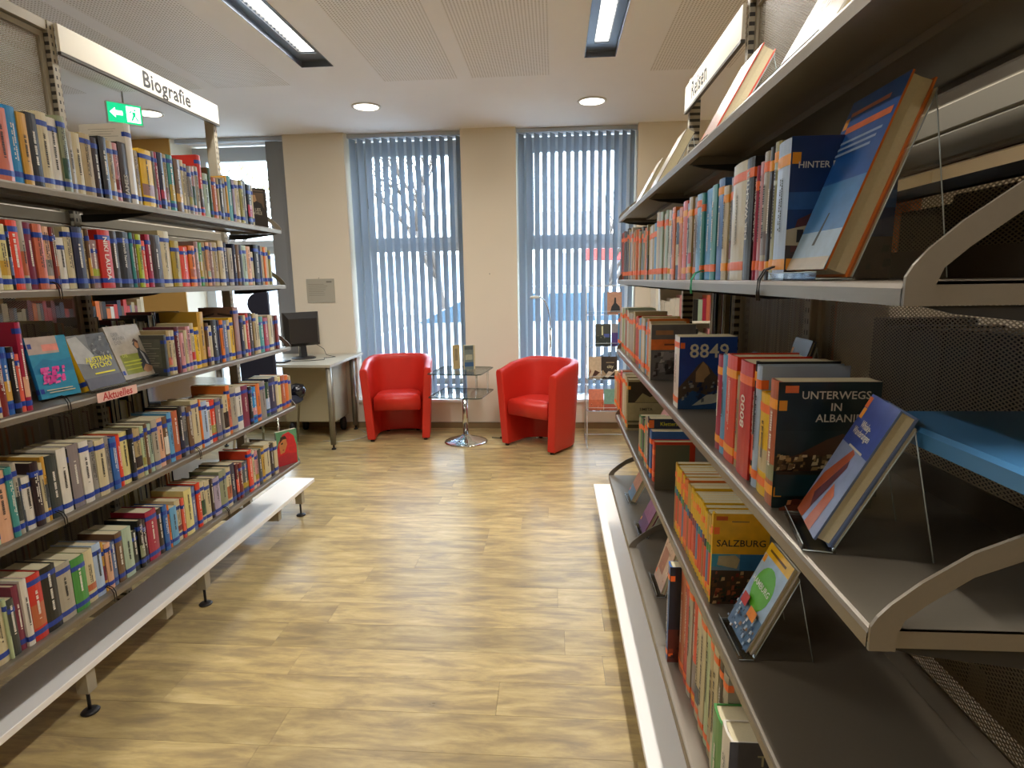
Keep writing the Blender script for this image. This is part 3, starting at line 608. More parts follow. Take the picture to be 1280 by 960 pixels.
def row_books2(key, L, idx0, total):
    left = key[0] == 'L'; sh = SHN[key[1]]
    for i, (y, t, h, c, fl) in enumerate(L):
        z = SH[int(key[1])-1]+.0004
        xf = -1.514-rnd.uniform(0, .008) if left else ((.333 if key[:2] != 'R5' else (.302 if fl else .325))+rnd.uniform(0, .006)*(1 if fl == '' else 0))
        d = min(.2, rnd.uniform(.125, .15) if h < .23 else .17)
        if key[:2] in ('R3', 'R2') and fl: d = .148
        if fl == 'E': d = .15
        if fl in 'S' and fl: d = .15
        if (key, i) not in KEEP: continue
        prev = L[i-1][3] if i else None; nxt = L[i+1][3] if i+1 < len(L) else None
        n = idx0(i)
        size = 'slim ' if t < .021 else ('thick ' if t > .045 else '')
        if h > .245: size += 'tall '
        nb = (' between %s and %s' % (cname(nxt), cname(prev)) if left else ' between %s and %s' % (cname(prev), cname(nxt))) if prev and nxt else (' beside a %s one' % cname(prev or nxt) if (prev or nxt) else '')
        lab = '%s%s book%s, %s from window, %s rack %s shelf' % (size, cname(c), nb, ORD(n), 'left' if left else 'right', sh)
        if len(lab.split()) > 16: lab = lab.replace(size, '', 1)
        if len(lab.split()) > 16: lab = '%s book, %s from window, %s rack %s shelf' % (cname(c), ORD(n), 'left' if left else 'right', sh)
        extra = None; ttl = True
        if (key, i) in DETAIL:
            lab, extra = DETAIL[(key, i)]; lab += ', %s %s shelf' % (sh, 'left' if left else 'right')
            ttl = extra is None or extra.__name__ != 'f' or c in ('slate', 'brownpink')
            if extra is not None: ttl = False
        if fl in RDESC:
            lab = RDESC[fl]
            if fl in AXN: extra = frontart(AXN[fl])
            if fl in SPX: extra = SPX[fl]; ttl = False
            if fl == 'B': extra = frontart([rect(0, 1, 0, 1, '#1c2430'), rect(0, 1, 0, .35, '#5a2a20'), rect(.4, .9, .42, .44, '#b0b0b0'), rect(.5, .9, .38, .395, '#b0b0b0')]+blobs(0, 1, 0, .35, ['#3a1a18', '#8a3a20', '#201414'], 20, ar))
        tt = t-.0009
        mt = Matrix.Translation((xf, y, z)) @ (T_L if left else T_R)
        book(mt, tt, h, d, c, lab, 'L' if left else 'R', 'books standing on the %s rack, %s shelf' % ('left' if left else 'right', sh), title=ttl, extra=extra)
DATA = {'L1':[[1.5666,0.0187,0.186,'palegreen',''],[1.6004,0.0488,0.196,'salmon',''],[1.6427,0.0359,0.209,'azure',''],[1.6753,0.0293,0.199,'ochre',''],[1.7079,0.0359,0.207,'black',''],[1.7446,0.0374,0.219,'cream',''],[1.7829,0.039,0.213,'white',''],[1.8164,0.028,0.226,'sage',''],[1.8432,0.0256,0.189,'greige',''],[1.8726,0.033,0.191,'cream',''],[1.9114,0.0447,0.197,'tan',''],[1.948,0.0285,0.193,'maroonblack',''],[1.9788,0.0331,0.203,'black',''],[2.0115,0.0323,0.197,'tan',''],[2.0403,0.0254,0.196,'pink',''],[2.0731,0.0402,0.205,'darkbrown',''],[2.1099,0.0333,0.275,'white','T'],[2.1416,0.03,0.193,'tan',''],[2.1902,0.0672,0.205,'yellow',''],[2.2319,0.0163,0.208,'gray',''],[2.2506,0.0212,0.209,'crimson',''],[2.2769,0.0314,0.212,'navy',''],[2.3063,0.0272,0.212,'tan',''],[2.3377,0.0356,0.215,'teal',''],[2.3765,0.042,0.207,'brown',''],[2.4082,0.0216,0.21,'cream',''],[2.43,0.0219,0.199,'greige',''],[2.4549,0.028,0.194,'gray',''],[2.4832,0.0286,0.199,'rose',''],[2.5122,0.0293,0.204,'greige',''],[2.5418,0.0299,0.255,'red','T'],[2.5767,0.04,0.186,'mint',''],[2.6077,0.022,0.215,'darkgreen',''],[2.6364,0.0354,0.179,'terracotta',''],[2.6639,0.0197,0.18,'tan',''],[2.6905,0.0335,0.181,'black',''],[2.7192,0.0239,0.192,'greige',''],[2.7398,0.0173,0.203,'ochre',''],[2.7679,0.0389,0.207,'teal',''],[2.7982,0.0217,0.198,'lilac',''],[2.8293,0.0406,0.199,'cream',''],[2.8667,0.0341,0.202,'olive',''],[2.9012,0.0349,0.207,'slate',''],[2.9405,0.0438,0.194,'black',''],[2.9738,0.0228,0.195,'cream','']],
'L2':[[1.5177,0.0376,0.18,'cream',''],[1.5512,0.0294,0.179,'paleyellow',''],[1.5709,0.01,0.176,'black',''],[1.5933,0.0348,0.193,'redorange',''],[1.6207,0.02,0.194,'greige',''],[1.643,0.0246,0.191,'plum',''],[1.6707,0.031,0.189,'salmon',''],[1.7008,0.0291,0.185,'peach',''],[1.7213,0.0119,0.184,'darkred',''],[1.7333,0.0121,0.186,'brown',''],[1.7532,0.0277,0.156,'white',''],[1.7821,0.0302,0.19,'cream',''],[1.8179,0.0412,0.193,'navy',''],[1.8453,0.0136,0.187,'cream',''],[1.8589,0.0138,0.191,'brown',''],[1.8835,0.0353,0.157,'mauve',''],[1.9288,0.0553,0.192,'red',''],[1.9738,0.0347,0.193,'darkbrown',''],[2.0213,0.0605,0.194,'black',''],[2.0599,0.0167,0.194,'teal',''],[2.0757,0.0148,0.192,'brown',''],[2.0961,0.0259,0.191,'lime',''],[2.1212,0.0243,0.17,'coral',''],[2.1469,0.0271,0.194,'crimson',''],[2.1885,0.0562,0.195,'darkbrown',''],[2.2487,0.0642,0.214,'cream',''],[2.3067,0.0518,0.181,'mustard',''],[2.3611,0.0569,0.162,'redorange',''],[2.4106,0.0423,0.168,'orange',''],[2.4463,0.029,0.187,'mauve',''],[2.4786,0.0357,0.185,'green',''],[2.5086,0.0243,0.187,'tan',''],[2.5331,0.0248,0.189,'peach',''],[2.5582,0.0253,0.19,'mauve',''],[2.5935,0.0454,0.192,'tan',''],[2.6379,0.0435,0.202,'beige',''],[2.6752,0.031,0.197,'navy',''],[2.7118,0.0424,0.174,'greige',''],[2.7475,0.029,0.194,'navy',''],[2.7767,0.0296,0.192,'brown',''],[2.8047,0.0264,0.194,'slate',''],[2.8391,0.0424,0.192,'mint',''],[2.8801,0.0396,0.19,'peach',''],[2.9162,0.0325,0.165,'cream',''],[2.9574,0.0501,0.202,'black',''],[2.9953,0.0256,0.2,'navy',''],[3.0211,0.0261,0.198,'tan',''],[3.0474,0.0265,0.195,'orange',''],[3.0742,0.027,0.197,'cream',''],[3.1014,0.0274,0.181,'olive','']],
'L3a':[[1.448,0.014,0.185,'cream',''],[1.4633,0.0166,0.183,'cream',''],[1.4825,0.0219,0.181,'darkred',''],[1.5047,0.0225,0.191,'blue',''],[1.5262,0.0205,0.189,'black',''],[1.5443,0.0157,0.166,'coral',''],[1.5615,0.0187,0.255,'crimson','T']],
'L3b':[[2.183,0.0197,0.161,'slate',''],[2.2054,0.0251,0.177,'tan',''],[2.2307,0.0256,0.175,'cream',''],[2.2566,0.0262,0.186,'maroon',''],[2.2831,0.0267,0.161,'pink',''],[2.3074,0.0218,0.169,'cream',''],[2.3336,0.0306,0.183,'pink',''],[2.3617,0.0256,0.194,'cream',''],[2.392,0.035,0.175,'yellow',''],[2.4321,0.0451,0.237,'gold','T'],[2.4655,0.0216,0.187,'brown',''],[2.4872,0.022,0.174,'cream',''],[2.5224,0.0483,0.197,'black',''],[2.5564,0.0198,0.194,'navy',''],[2.5798,0.0269,0.193,'orange',''],[2.6104,0.0343,0.187,'slateblue',''],[2.638,0.021,0.189,'cream',''],[2.6682,0.0394,0.198,'yellow',''],[2.7137,0.0517,0.244,'brownpink','T'],[2.7548,0.0304,0.2,'navy',''],[2.7816,0.0232,0.202,'cream',''],[2.809,0.0315,0.209,'red',''],[2.8429,0.0363,0.211,'darkbrown',''],[2.8775,0.033,0.205,'tan',''],[2.9108,0.0337,0.199,'cream',''],[2.9493,0.0432,0.184,'teal',''],[2.9954,0.0489,0.177,'crimson',''],[3.0451,0.0505,0.187,'cream',''],[3.0844,0.0282,0.18,'brown',''],[3.1167,0.0364,0.182,'darkred','']],
'L4':[[1.3931,0.0282,0.212,'palegreen',''],[1.4268,0.0392,0.201,'peach',''],[1.4565,0.0203,0.203,'teal',''],[1.4758,0.0182,0.21,'greige',''],[1.4901,0.0106,0.161,'slate',''],[1.5089,0.027,0.159,'white',''],[1.5363,0.0278,0.193,'maroonblack',''],[1.5573,0.0142,0.184,'cream',''],[1.5717,0.0145,0.199,'ochre',''],[1.5983,0.0387,0.196,'darkslate',''],[1.6355,0.0357,0.205,'white',''],[1.6557,0.0048,0.199,'black',''],[1.6809,0.0456,0.205,'mauvegray',''],[1.7223,0.0374,0.204,'white',''],[1.7541,0.0263,0.195,'gray',''],[1.7882,0.0417,0.191,'cream',''],[1.8212,0.0244,0.193,'gray',''],[1.8478,0.0288,0.183,'blue',''],[1.8721,0.0197,0.185,'redorange',''],[1.9011,0.0384,0.188,'paleyellow',''],[1.9318,0.0229,0.192,'black',''],[1.9625,0.0385,0.184,'tan',''],[1.9917,0.0198,0.186,'palegreen',''],[2.0116,0.0201,0.19,'brown',''],[2.0331,0.0228,0.184,'mint',''],[2.0608,0.0327,0.193,'greige',''],[2.0952,0.0361,0.191,'peach',''],[2.1269,0.0272,0.19,'brown',''],[2.1544,0.0278,0.2,'lightblue',''],[2.1865,0.0364,0.199,'terracotta',''],[2.2194,0.0294,0.208,'black',''],[2.2463,0.0246,0.205,'gray',''],[2.2754,0.0335,0.199,'brown',''],[2.3181,0.052,0.217,'cream',''],[2.3515,0.0148,0.21,'orange',''],[2.3802,0.0424,0.198,'bluewhite',''],[2.4154,0.028,0.187,'white',''],[2.4486,0.0383,0.19,'redorange',''],[2.4891,0.0427,0.189,'mauvegray',''],[2.5189,0.0168,0.183,'gray',''],[2.5479,0.0412,0.193,'cream',''],[2.5843,0.0317,0.231,'orange','T'],[2.6237,0.0471,0.216,'greige',''],[2.6716,0.0487,0.207,'white',''],[2.727,0.0622,0.205,'plum',''],[2.7741,0.0321,0.192,'black',''],[2.8099,0.0394,0.182,'azure',''],[2.8494,0.0396,0.191,'orange',''],[2.8975,0.0565,0.195,'gray',''],[2.9469,0.0422,0.182,'darkgreen',''],[3.0042,0.0725,0.198,'navy',''],[3.0573,0.0336,0.198,'cream',''],[3.0912,0.0343,0.188,'paleyellow',''],[3.131,0.0452,0.191,'terracotta',''],[3.1742,0.0412,0.184,'orange',''],[3.2132,0.0369,0.173,'tan','']],
'L5':[[1.3276,0.0257,0.221,'greige',''],[1.3586,0.0363,0.215,'cream',''],[1.3818,0.01,0.178,'palegreen',''],[1.3995,0.0254,0.168,'darkslate',''],[1.4227,0.0209,0.196,'plum',''],[1.4438,0.0214,0.204,'white',''],[1.4768,0.0445,0.203,'red',''],[1.5254,0.0528,0.203,'black',''],[1.5799,0.056,0.183,'greige',''],[1.6343,0.0528,0.177,'green',''],[1.6805,0.0398,0.179,'cream',''],[1.7184,0.0359,0.183,'bluewhite',''],[1.7428,0.0129,0.175,'ochre',''],[1.7623,0.0262,0.165,'peach',''],[1.787,0.023,0.157,'slateblue',''],[1.8143,0.0315,0.179,'brown',''],[1.8525,0.0449,0.18,'mint',''],[1.8898,0.0296,0.151,'darkslate',''],[1.9176,0.026,0.182,'black',''],[1.9428,0.0244,0.172,'maroonblack',''],[1.9849,0.0599,0.192,'crimson',''],[2.0292,0.0287,0.18,'darkbrown',''],[2.0571,0.027,0.182,'blue',''],[2.078,0.015,0.174,'orange',''],[2.1059,0.0409,0.156,'lightblue',''],[2.1435,0.0342,0.171,'cream',''],[2.17,0.0188,0.168,'coral',''],[2.2044,0.0498,0.193,'paleyellow',''],[2.2464,0.0343,0.188,'slateblue',''],[2.2783,0.0293,0.194,'redorange',''],[2.3095,0.0331,0.19,'cream',''],[2.3445,0.037,0.181,'cream',''],[2.3741,0.0221,0.178,'darkbrown',''],[2.4094,0.0486,0.174,'lilac',''],[2.4623,0.0573,0.189,'sage',''],[2.5101,0.0383,0.185,'cream',''],[2.5526,0.0467,0.191,'navy',''],[2.5889,0.0258,0.179,'maroon',''],[2.6168,0.03,0.174,'darkred',''],[2.6589,0.0541,0.169,'slate',''],[2.7067,0.0415,0.211,'redorange',''],[2.743,0.0311,0.196,'cream',''],[2.7752,0.0334,0.187,'pink',''],[2.8112,0.0385,0.185,'darkslate',''],[2.8479,0.035,0.182,'gold',''],[2.8947,0.0586,0.191,'cream',''],[2.9435,0.039,0.177,'darkbrown',''],[2.9821,0.0381,0.179,'cream','']],
'R2':[[2.9912,0.1068,0.23,'darkred',''],[2.8568,0.1621,0.227,'maroonblack',''],[2.7032,0.145,0.219,'slateblue',''],[2.5412,0.1791,0.205,'orange',''],[2.4169,0.0694,0.198,'navy',''],[2.2795,0.2053,0.193,'sage','C'],[2.1406,0.0725,0.192,'cream',''],[2.0624,0.084,0.182,'tan',''],[1.9817,0.0775,0.22,'cream',''],[1.8675,0.1509,0.21,'mint',''],[1.7116,0.1609,0.196,'navy',''],[1.6058,0.0506,0.2,'coral',''],[1.5432,0.0746,0.198,'darkslate',''],[1.4843,0.0431,0.194,'brown',''],[1.4385,0.0485,0.195,'lightblue',''],[1.4027,0.0231,0.192,'teal',''],[1.3587,0.0648,0.195,'azure',''],[1.3064,0.0399,0.195,'teal',''],[1.2646,0.0436,0.201,'blue',''],[1.2253,0.035,0.181,'cream',''],[1.1913,0.0331,0.192,'gray',''],[1.136,0.0775,0.207,'cream','N'],[1.0771,0.0404,0.205,'black','W'],[1.0494,0.0149,0.187,'crimson',''],[1.0317,0.0205,0.19,'pink',''],[1.0077,0.0274,0.201,'greige',''],[0.9847,0.0187,0.203,'black',''],[0.9629,0.025,0.206,'olive',''],[0.9226,0.0555,0.199,'bluewhite','H']],
'R3a':[[3.1057,0.0797,0.18,'azure',''],[3.0097,0.1123,0.209,'lilac',''],[2.9013,0.1045,0.214,'palegreen',''],[2.7848,0.1285,0.212,'mint',''],[2.6079,0.2255,0.207,'tan',''],[2.4454,0.0995,0.203,'terracotta',''],[2.3388,0.1138,0.2,'gold',''],[2.2502,0.0633,0.203,'cream',''],[2.1837,0.0697,0.201,'lightblue',''],[2.0982,0.1012,0.193,'cream','S']],
'R3b':[[1.6227,0.0778,0.196,'white','E']],
'R3c':[[1.1941,0.0673,0.2,'crimson',''],[1.1301,0.0605,0.206,'redorange',''],[1.0871,0.0255,0.173,'tan',''],[1.0415,0.0658,0.206,'red','8'],[1.002,0.0131,0.212,'black',''],[0.9829,0.0252,0.208,'bluewhite',''],[0.9468,0.0469,0.168,'yellow',''],[0.9037,0.0393,0.197,'terracotta','U']],
'R4a':[[3.2203,0.0886,0.188,'cream',''],[3.094,0.164,0.208,'orange',''],[2.9557,0.1126,0.23,'red',''],[2.8471,0.1047,0.239,'cream',''],[2.7303,0.1288,0.239,'tan','M']],
'R4b':[[2.2514,0.1776,0.164,'green',''],[2.1277,0.0698,0.193,'greige',''],[2.0692,0.0473,0.204,'navy','K'],[2.0247,0.0417,0.169,'blue',''],[1.9846,0.0384,0.142,'redorange','']],
'R5':[[1.5446,0.1796,0.276,'blue','B'],[1.4269,0.0557,0.285,'terracotta',''],[1.3781,0.0419,0.302,'red',''],[1.3373,0.0397,0.305,'greige',''],[1.2986,0.0377,0.306,'redorange',''],[1.2575,0.0445,0.309,'cream',''],[1.2144,0.0418,0.305,'cream',''],[1.1776,0.0317,0.299,'palegreen',''],[1.143,0.0376,0.293,'tan',''],[1.1064,0.0355,0.29,'cream',''],[1.0751,0.027,0.285,'darkbrown',''],[1.0455,0.0322,0.271,'greige',''],[0.9997,0.0595,0.216,'green','G'],[0.943,0.0539,0.23,'white','O']]}
def split_row(L):
    out = []
    for (y, t, h, c, fl) in L:
        n = max(1, round(t/.036))
        if fl == 'B': out.append([y-t/2+.019, .036, h, c, fl]); continue
        if t > .066 and fl == '' or (t > .09):
            for k in range(n):
                yy = y+t*((k+.5)/n-.5)*-1
                cc = c if k % 2 == 0 else rnd.choice(['cream', 'greige', 'orange', 'tan', 'slate', 'lightblue', 'red', 'white'])
                f = fl if k == n-1 else ''
                if f: cc = c
                out.append([yy, t/n, h+rnd.uniform(-.012, .006)*(0 if f else 1), cc, f])
        else: out.append([y, t, h, c, fl])
    return out
for key in ('R2', 'R3a', 'R3b', 'R3c', 'R4a', 'R4b', 'R5'): DATA[key] = split_row(DATA[key])
for key in DATA: row_books(key, DATA[key], None, 0)
CAND.sort(key=lambda q: -q[0]); NK = 262
KEEP = {(q[1], q[2]) for q in CAND[:NK]} | set(DETAIL)
for key in ('L1', 'L2', 'L4', 'L5'):
    L = DATA[key]; row_books2(key, L, lambda i, L=L: len(L)-i, len(L))
L3b = DATA['L3b']; row_books2('L3b', L3b, lambda i: len(L3b)-i, 0)
L3a = DATA['L3a']; row_books2('L3a', L3a, lambda i: len(L3b)+len(L3a)-i, 0)
for grp in (('R2',), ('R3a', 'R3b', 'R3c'), ('R4a', 'R4b'), ('R5',)):
    base = 0
    for key in grp:
        row_books2(key, DATA[key], lambda i, b=base: b+i+1, 0); base += len(DATA[key])
# the smallest ones in view: one object per rack
ckeys = list(COLS); NC = len(ckeys); FAR = {True: MB(), False: MB()}
for (_, key, i, y, t, h, c) in CAND:
    if (key, i) in KEEP: continue
    far = FAR[key[0] == 'L']
    left = key[0] == 'L'; s_ = 1 if left else -1; z = SH[int(key[1])-1]+.0004
    x = -1.514-rnd.uniform(0, .008) if left else ((.333 if key[:2] != 'R5' else .302)+rnd.uniform(0, .006))
    mb, pb = book_mesh(t-.0009, h, rnd.uniform(.125, .15), None, rnd.random() < .35)
    for q, mi in ((mb, ckeys.index(c)), (pb, NC)):
        far.add([(x+s_*vx, y+s_*vy, z+vz) for vx, vy, vz in q.v], q.f, mi)
    for zz in (.018, h-.045):
        far.loft([[(x+s_*(px+.0003), y+s_*py*(t+.0003), z+zz+k*.018) for px, py in [(-.01, -.5)]+[(.0007-.003*(2*w)**2, w) for w in (-.5, 0, .5)]+[(-.01, .5)]] for k in (0, 1)], False, mi=NC+1 if left else NC+2)
for kk, far in FAR.items():
    tag(far.build('book', [MATS['cover_'+k] for k in ckeys]+[M_page, M_blue, M_orange]), 'the smallest distant books at the window end of the %s rack' % ('left' if kk else 'right'), 'book', kind='stuff')
# the run of travel guides on the fourth shelf
gy = 1.592; n = 20; dy = (1.592-1.21)/n
GC = [('#e8b21a', '#d8431f'), ('#e8b21a', '#c8382a'), ('#efc02a', '#3f6aa0'), ('#e8b21a', '#d8542a')]
for i in range(n):
    y = gy-dy*(i+.5); a, b = GC[(i*7) % 4]
    k = rnd.choice(['yellow', 'gold', 'orange', 'yellow'])
    low = rnd.choice(['redorange', 'red', 'coral', 'redorange', 'slateblue', 'terracotta'])
    def ex(root, t, h, d, low=low, i=i):
        inst('spine_panel', PANV['cover_'+low], root, loc=(.0001, 0, .02), scale=(1, t*.99, h*.45))
        inst('spine_panel', PANV['cover_'+rnd.choice(['teal', 'blue', 'plum', 'green', 'navy'])], root, loc=(.0002, 0, .02+h*.45), scale=(1, t*.99, h*.1))
    book(Matrix.Translation((.334, y, .7904)) @ T_R, dy-.0008, .188+rnd.uniform(-.004, .004), .105, k, 'slim yellow travel guide with %s foot, %s from the bookend' % (cname(low), ORD(i+1)), 'R', 'yellow and red travel guides on the right rack', title=False, soft=True, extra=ex)
book(Matrix.Translation((.333, 1.2, .7904)) @ T_R, .016, .205, .118, 'yellow', 'yellow city guide titled SALZBURG with its front facing the camera', 'R', extra=frontart(SALZ), title=False, soft=True)
# ------------------------------------------------------------------ display books on clear stands
LEAN = math.radians(26)
def stand_mesh(w, hb, dl):
    """clear folded stand in book coordinates (x along the width, +y front)"""
    mb = MB(); t = .0025
    mb.box(-w, 0, -.0035-t, -.0035, 0, hb)             # back rest (leans with the book)
    return mb
def display(side, x, y, z, w, h, t, ckey, items, label, stand_label, lean=LEAN, ry=0, labels=True, stand=True):
    """x,y,z: lower front edge centre; side L faces +x, R faces -x"""
    a = -PI/2 if side == 'L' else PI/2
    R = Matrix.Rotation(a+ry, 4, 'Z'); Rx = Matrix.Rotation(lean, 4, 'X')
    lift = t*math.sin(lean)+.0035
    # local origin at spine, front bottom edge centre at (-w/2, +t/2, 0)
    T = Matrix.Translation((x, y, z+lift+t*math.sin(lean)*.0)) @ R @ Rx @ Matrix.Translation((w/2, -t/2, 0))
    book(T, t, h, w, ckey, label, side, extra=frontart(items), title=False, labels=labels)
    if not stand: return
    S = bpy.data.objects.new('book_stand', None); COL.objects.link(S); S.empty_display_size = .03
    S.matrix_world = Matrix.Translation((x, y, z+.0005)) @ R; OFF[S.name] = Vector(); tag(S, stand_label, 'book stand')
    sl, cl = math.sin(lean), math.cos(lean); W = w/2+.012; th = .0022
    # back rest plane passes behind the book: offset t along the normal
    y0 = -(t+.0004)*cl; z0 = lift-(t+.0004)*sl
    hb = h*.93
    def q(d, k): return (y0-sl*d-cl*k*.0, z0+cl*d+(k if d else 0))
    pts = [q(0, 0), q(hb, 0), q(hb, th), q(0, th)]
    mb = MB(); mb.prism(pts, 0, -W, W); mb.build('back_rest', M_acryl, S)
    mb = MB(); mb.box(-W, W, y0-.004, .016, 0, .0022); mb.box(-W, W, .0145, .016, .0022, .010); mb.build('lip', M_acryl, S)
    # rear wedge leg
    top = q(hb*.98, th); foot_ = (top[0]-.035, .0)
    for sx in (-W, W-.002):
        mb = MB()
        mb.add([(sx, y0, .0022), (sx, top[0], top[1]), (sx, foot_[0], 0), (sx+.002, y0, .0022), (sx+.002, top[0], top[1]), (sx+.002, foot_[0], 0)], [(0, 1, 2), (5, 4, 3), (1, 4, 5, 2)])
        mb.build('side_brace', M_acryl, S)
    e = MB()
    for sx in (-W, W):
        e.tube([(sx, q(0, 0)[0], z0), (sx, q(hb, 0)[0], q(hb, 0)[1])], .0009, 4); e.tube([(sx, top[0], top[1]), (sx, foot_[0], .001)], .0009, 4)
        e.tube([(sx, y0, .0015), (sx, .015, .0015)], .0009, 4)
    e.tube([(-W, .015, .010), (W, .015, .010)], .0007, 4)
    e.build('polished_edge', M_acredge, S)
z3 = SH[2]+.0005
display('L', -1.545, 1.893, z3, .165, .19, .022, 'yellow', PSY, 'grey display book with yellow title AUSTRIAN PSYCHO on a clear stand', 'clear acrylic stand holding the grey book with yellow title', .32)
display('L', -1.57, 2.10, z3, .175, .205, .024, 'greige', MANN, 'light grey display book with a man in a suit on its front', 'clear acrylic stand holding the book with the suited man', .32)
display('L', -1.575, 1.735, z3, .125, .195, .02, 'azure', PINKB, 'turquoise display book with pink blotches beside the crimson book', '', .2, stand=False, ry=math.radians(-12))
display('R', .348, .797, z3, .108, .195, .022, 'slateblue', WHISKY, 'blue display book titled Whisky-Wanderungen with orange rocks on clear stand', 'clear acrylic stand holding the blue Whisky book', .45, ry=-.2)
display('R', .338, .845, SH[1]+.0005, .14, .245, .03, 'orange', BLUEB, 'thick blue display book with orange title lines, leaning under the top shelf', 'clear acrylic stand holding the thick blue book on second shelf', .35)
display('R', .352, 1.066, SH[3]+.0005, .112, .185, .012, 'white', HAMB, 'HAMBURG city guide with green disc leaning on a clear stand', 'clear acrylic stand holding the HAMBURG guide', .43)
z5 = SH[4]+.0005
display('R', .352, 2.66, z5, .12, .17, .02, 'peach', [rect(0, 1, 0, 1, '#b5846a'), rect(0, 1, 0, .3, '#5a8aa8'), rect(.1, .8, .7, .9, '#c04a48')], 'peach display book farthest on the bottom right shelf', 'clear acrylic stand farthest on the bottom right shelf', .45)
display('R', .352, 2.3, z5, .13, .17, .018, 'plum', [rect(0, 1, 0, 1, '#8a5a80'), rect(0, 1, 0, .3, '#5a3a6a')], 'plum display book second farthest on the bottom right shelf', 'clear acrylic stand holding the plum book', .45)
display('R', .345, 1.86, z5, .13, .2, .012, 'peach', [rect(0, 1, 0, 1, '#c9a890'), rect(.1, .6, .2, .6, '#a05a48')]+blobs(0, 1, .1, .9, ['#b5785a', '#8a6a58', '#d8c0a8'], 20, ar), 'pale peach brochure with red figures beneath the travel guides', 'clear acrylic stand holding the pale peach brochure', .3)
display('R', .37, 2.345, SH[3]+.0005, .12, .21, .02, 'pink', [rect(0, 1, 0, 1, '#c99088'), rect(0, 1, 0, .25, '#a04a44')], 'pink display book leaning on the fourth right shelf', 'clear acrylic stand holding the pink book', .5)
display('R', .45, 1.75, SH[3]+.0005, .13, .2, .022, 'green', [rect(0, 1, 0, 1, '#4fa02c'), rect(.15, .75, .6, .85, '#2a3a3a')], 'green display book leaning behind the steel bookend', 'clear acrylic stand holding the green book', .5)
display('R', .50, 1.62, z3, .09, .15, .01, 'greige', [rect(0, 1, 0, 1, '#8a8684'), ('p', [(.1, .1), (.5, .7), (.9, .1)], '#d8d4b8')], 'small grey leaflet with white dress behind the mountain book', 'clear acrylic stand holding the small grey leaflet', .35)
display('R', .56, 1.5, z3, .1, .2, .01, 'slate', [rect(0, 1, 0, 1, '#2a3038'), ('p', [(.1, .35), (.4, .6), (.7, .5), (.95, .65), (.95, .3), (.1, .2)], '#9ab0c4')], 'dark leaflet with icy mountain photo at the rack back', 'clear acrylic stand holding the dark mountain leaflet', .3)
# on the top of the right rack
z1 = SH[0]+.0005
display('R', .345, .93, z1, .19, .26, .02, 'white', [rect(0, 1, 0, 1, '#d8d2c8'), rect(0, 1, 0, .4, '#a89a84'), ('t', 'CAPRI', .5, .3, .03, '#f4f0e8')], 'large white display book lettered CAP on the top right shelf', 'clear acrylic stand under the large white top book', .5)
display('R', .345, 1.45, z1, .15, .2, .03, 'coral', [rect(0, 1, 0, 1, '#d8b0a0')], 'pale red display book near the sign on the top right shelf', 'clear acrylic stand under the pale red top book', .5)
display('R', .345, 2.2, z1, .15, .21, .03, 'brown', [rect(0, 1, 0, 1, '#d8cfc0')], 'brown-edged display book at the middle of the top right shelf', 'clear acrylic stand under the brown-edged top book', .5)
display('R', .345, 2.62, z1, .15, .2, .02, 'cream', [rect(0, 1, 0, 1, '#d8cfc0')], 'cream display book farthest on the top right shelf', 'clear acrylic stand under the farthest top book', .5)
# face-out books at the far ends of the left rack
book(Matrix.Translation((-1.605, 2.985, SH[0]+.0004)) @ Matrix.Rotation(-PI/2-.7, 4, 'Z'), .02, .195, .145, 'darkbrown', 'dark brown book with a man in black on its front, top left shelf end', 'L', extra=frontart(MINE), title=False, labels=False)
book(Matrix.Translation((-1.57, 3.088, SH[4]+.0004)) @ Matrix.Rotation(-PI/2-.55, 4, 'Z'), .02, .2, .13, 'mint', 'green book showing a girl in a red headscarf, bottom left shelf end', 'L', extra=frontart(GIRL), title=False, labels=False)

# bookends
def bookend(x, y, z, h, label, s):
    r = empty('bookend', (x, y, z), label, 'bookend')
    MB().bbox(x-.055, x+.055, y-.001, y+.001, z+.0006, z+h, .0006).build('upright_plate', mat('bookend_steel', '#6f695c', .45, .4), r)
    MB().box(x-.055, x+.055, y, y+.05, z+.0003, z+.0013).build('base_plate', MATS['bookend_steel'], r)
bookend(.385, 1.885, SH[3]+.0006, .155, 'grey steel bookend in front of the Kletterst book', -1)
def wire(x, y, z, s, label, col='wire_dark'):
    mb = MB(); mb.tube([(x-s*.08, y, z+.003), (x-s*.02, y, z+.022), (x-s*.004, y, z+.016), (x+s*.004, y, z+.002), (x+s*.005, y, z-.018), (x+s*.0035, y, z-.03)], .0016, 6)
    for dy in (.009,): mb.tube([(x-s*.08, y+dy, z+.003), (x-s*.02, y+dy, z+.022), (x-s*.004, y+dy, z+.016), (x+s*.004, y+dy, z+.002), (x+s*.005, y+dy, z-.018), (x+s*.0035, y+dy, z-.03)], .0016, 6)
    tag(mb.build('wire_bookend', mat(col, '#2e2a26' if col == 'wire_dark' else '#2f9a6a', .35, .6)), label, 'bookend')
for (y, k, w) in [(1.69, 2, 'below the red-orange book, second left shelf'), (1.66, 3, 'beside the turquoise display book, third left shelf'), (1.585, 4, 'nearest on the fourth left shelf'), (2.28, 4, 'beside the black book, middle of fourth left shelf'), (1.73, 5, 'beside the thick black book, bottom left shelf'), (2.44, 5, 'near the coral book, middle of bottom left shelf')]:
    wire(-1.497, y, SH[k-1], 1, 'wire bookend over the lip '+w)
wire(.316, .93, SH[1], -1, 'double wire bookend hooked over the second right shelf')
wire(.316, 1.38, SH[1], -1, 'thin green ribbon marker over the second right shelf', 'ribbon_green')

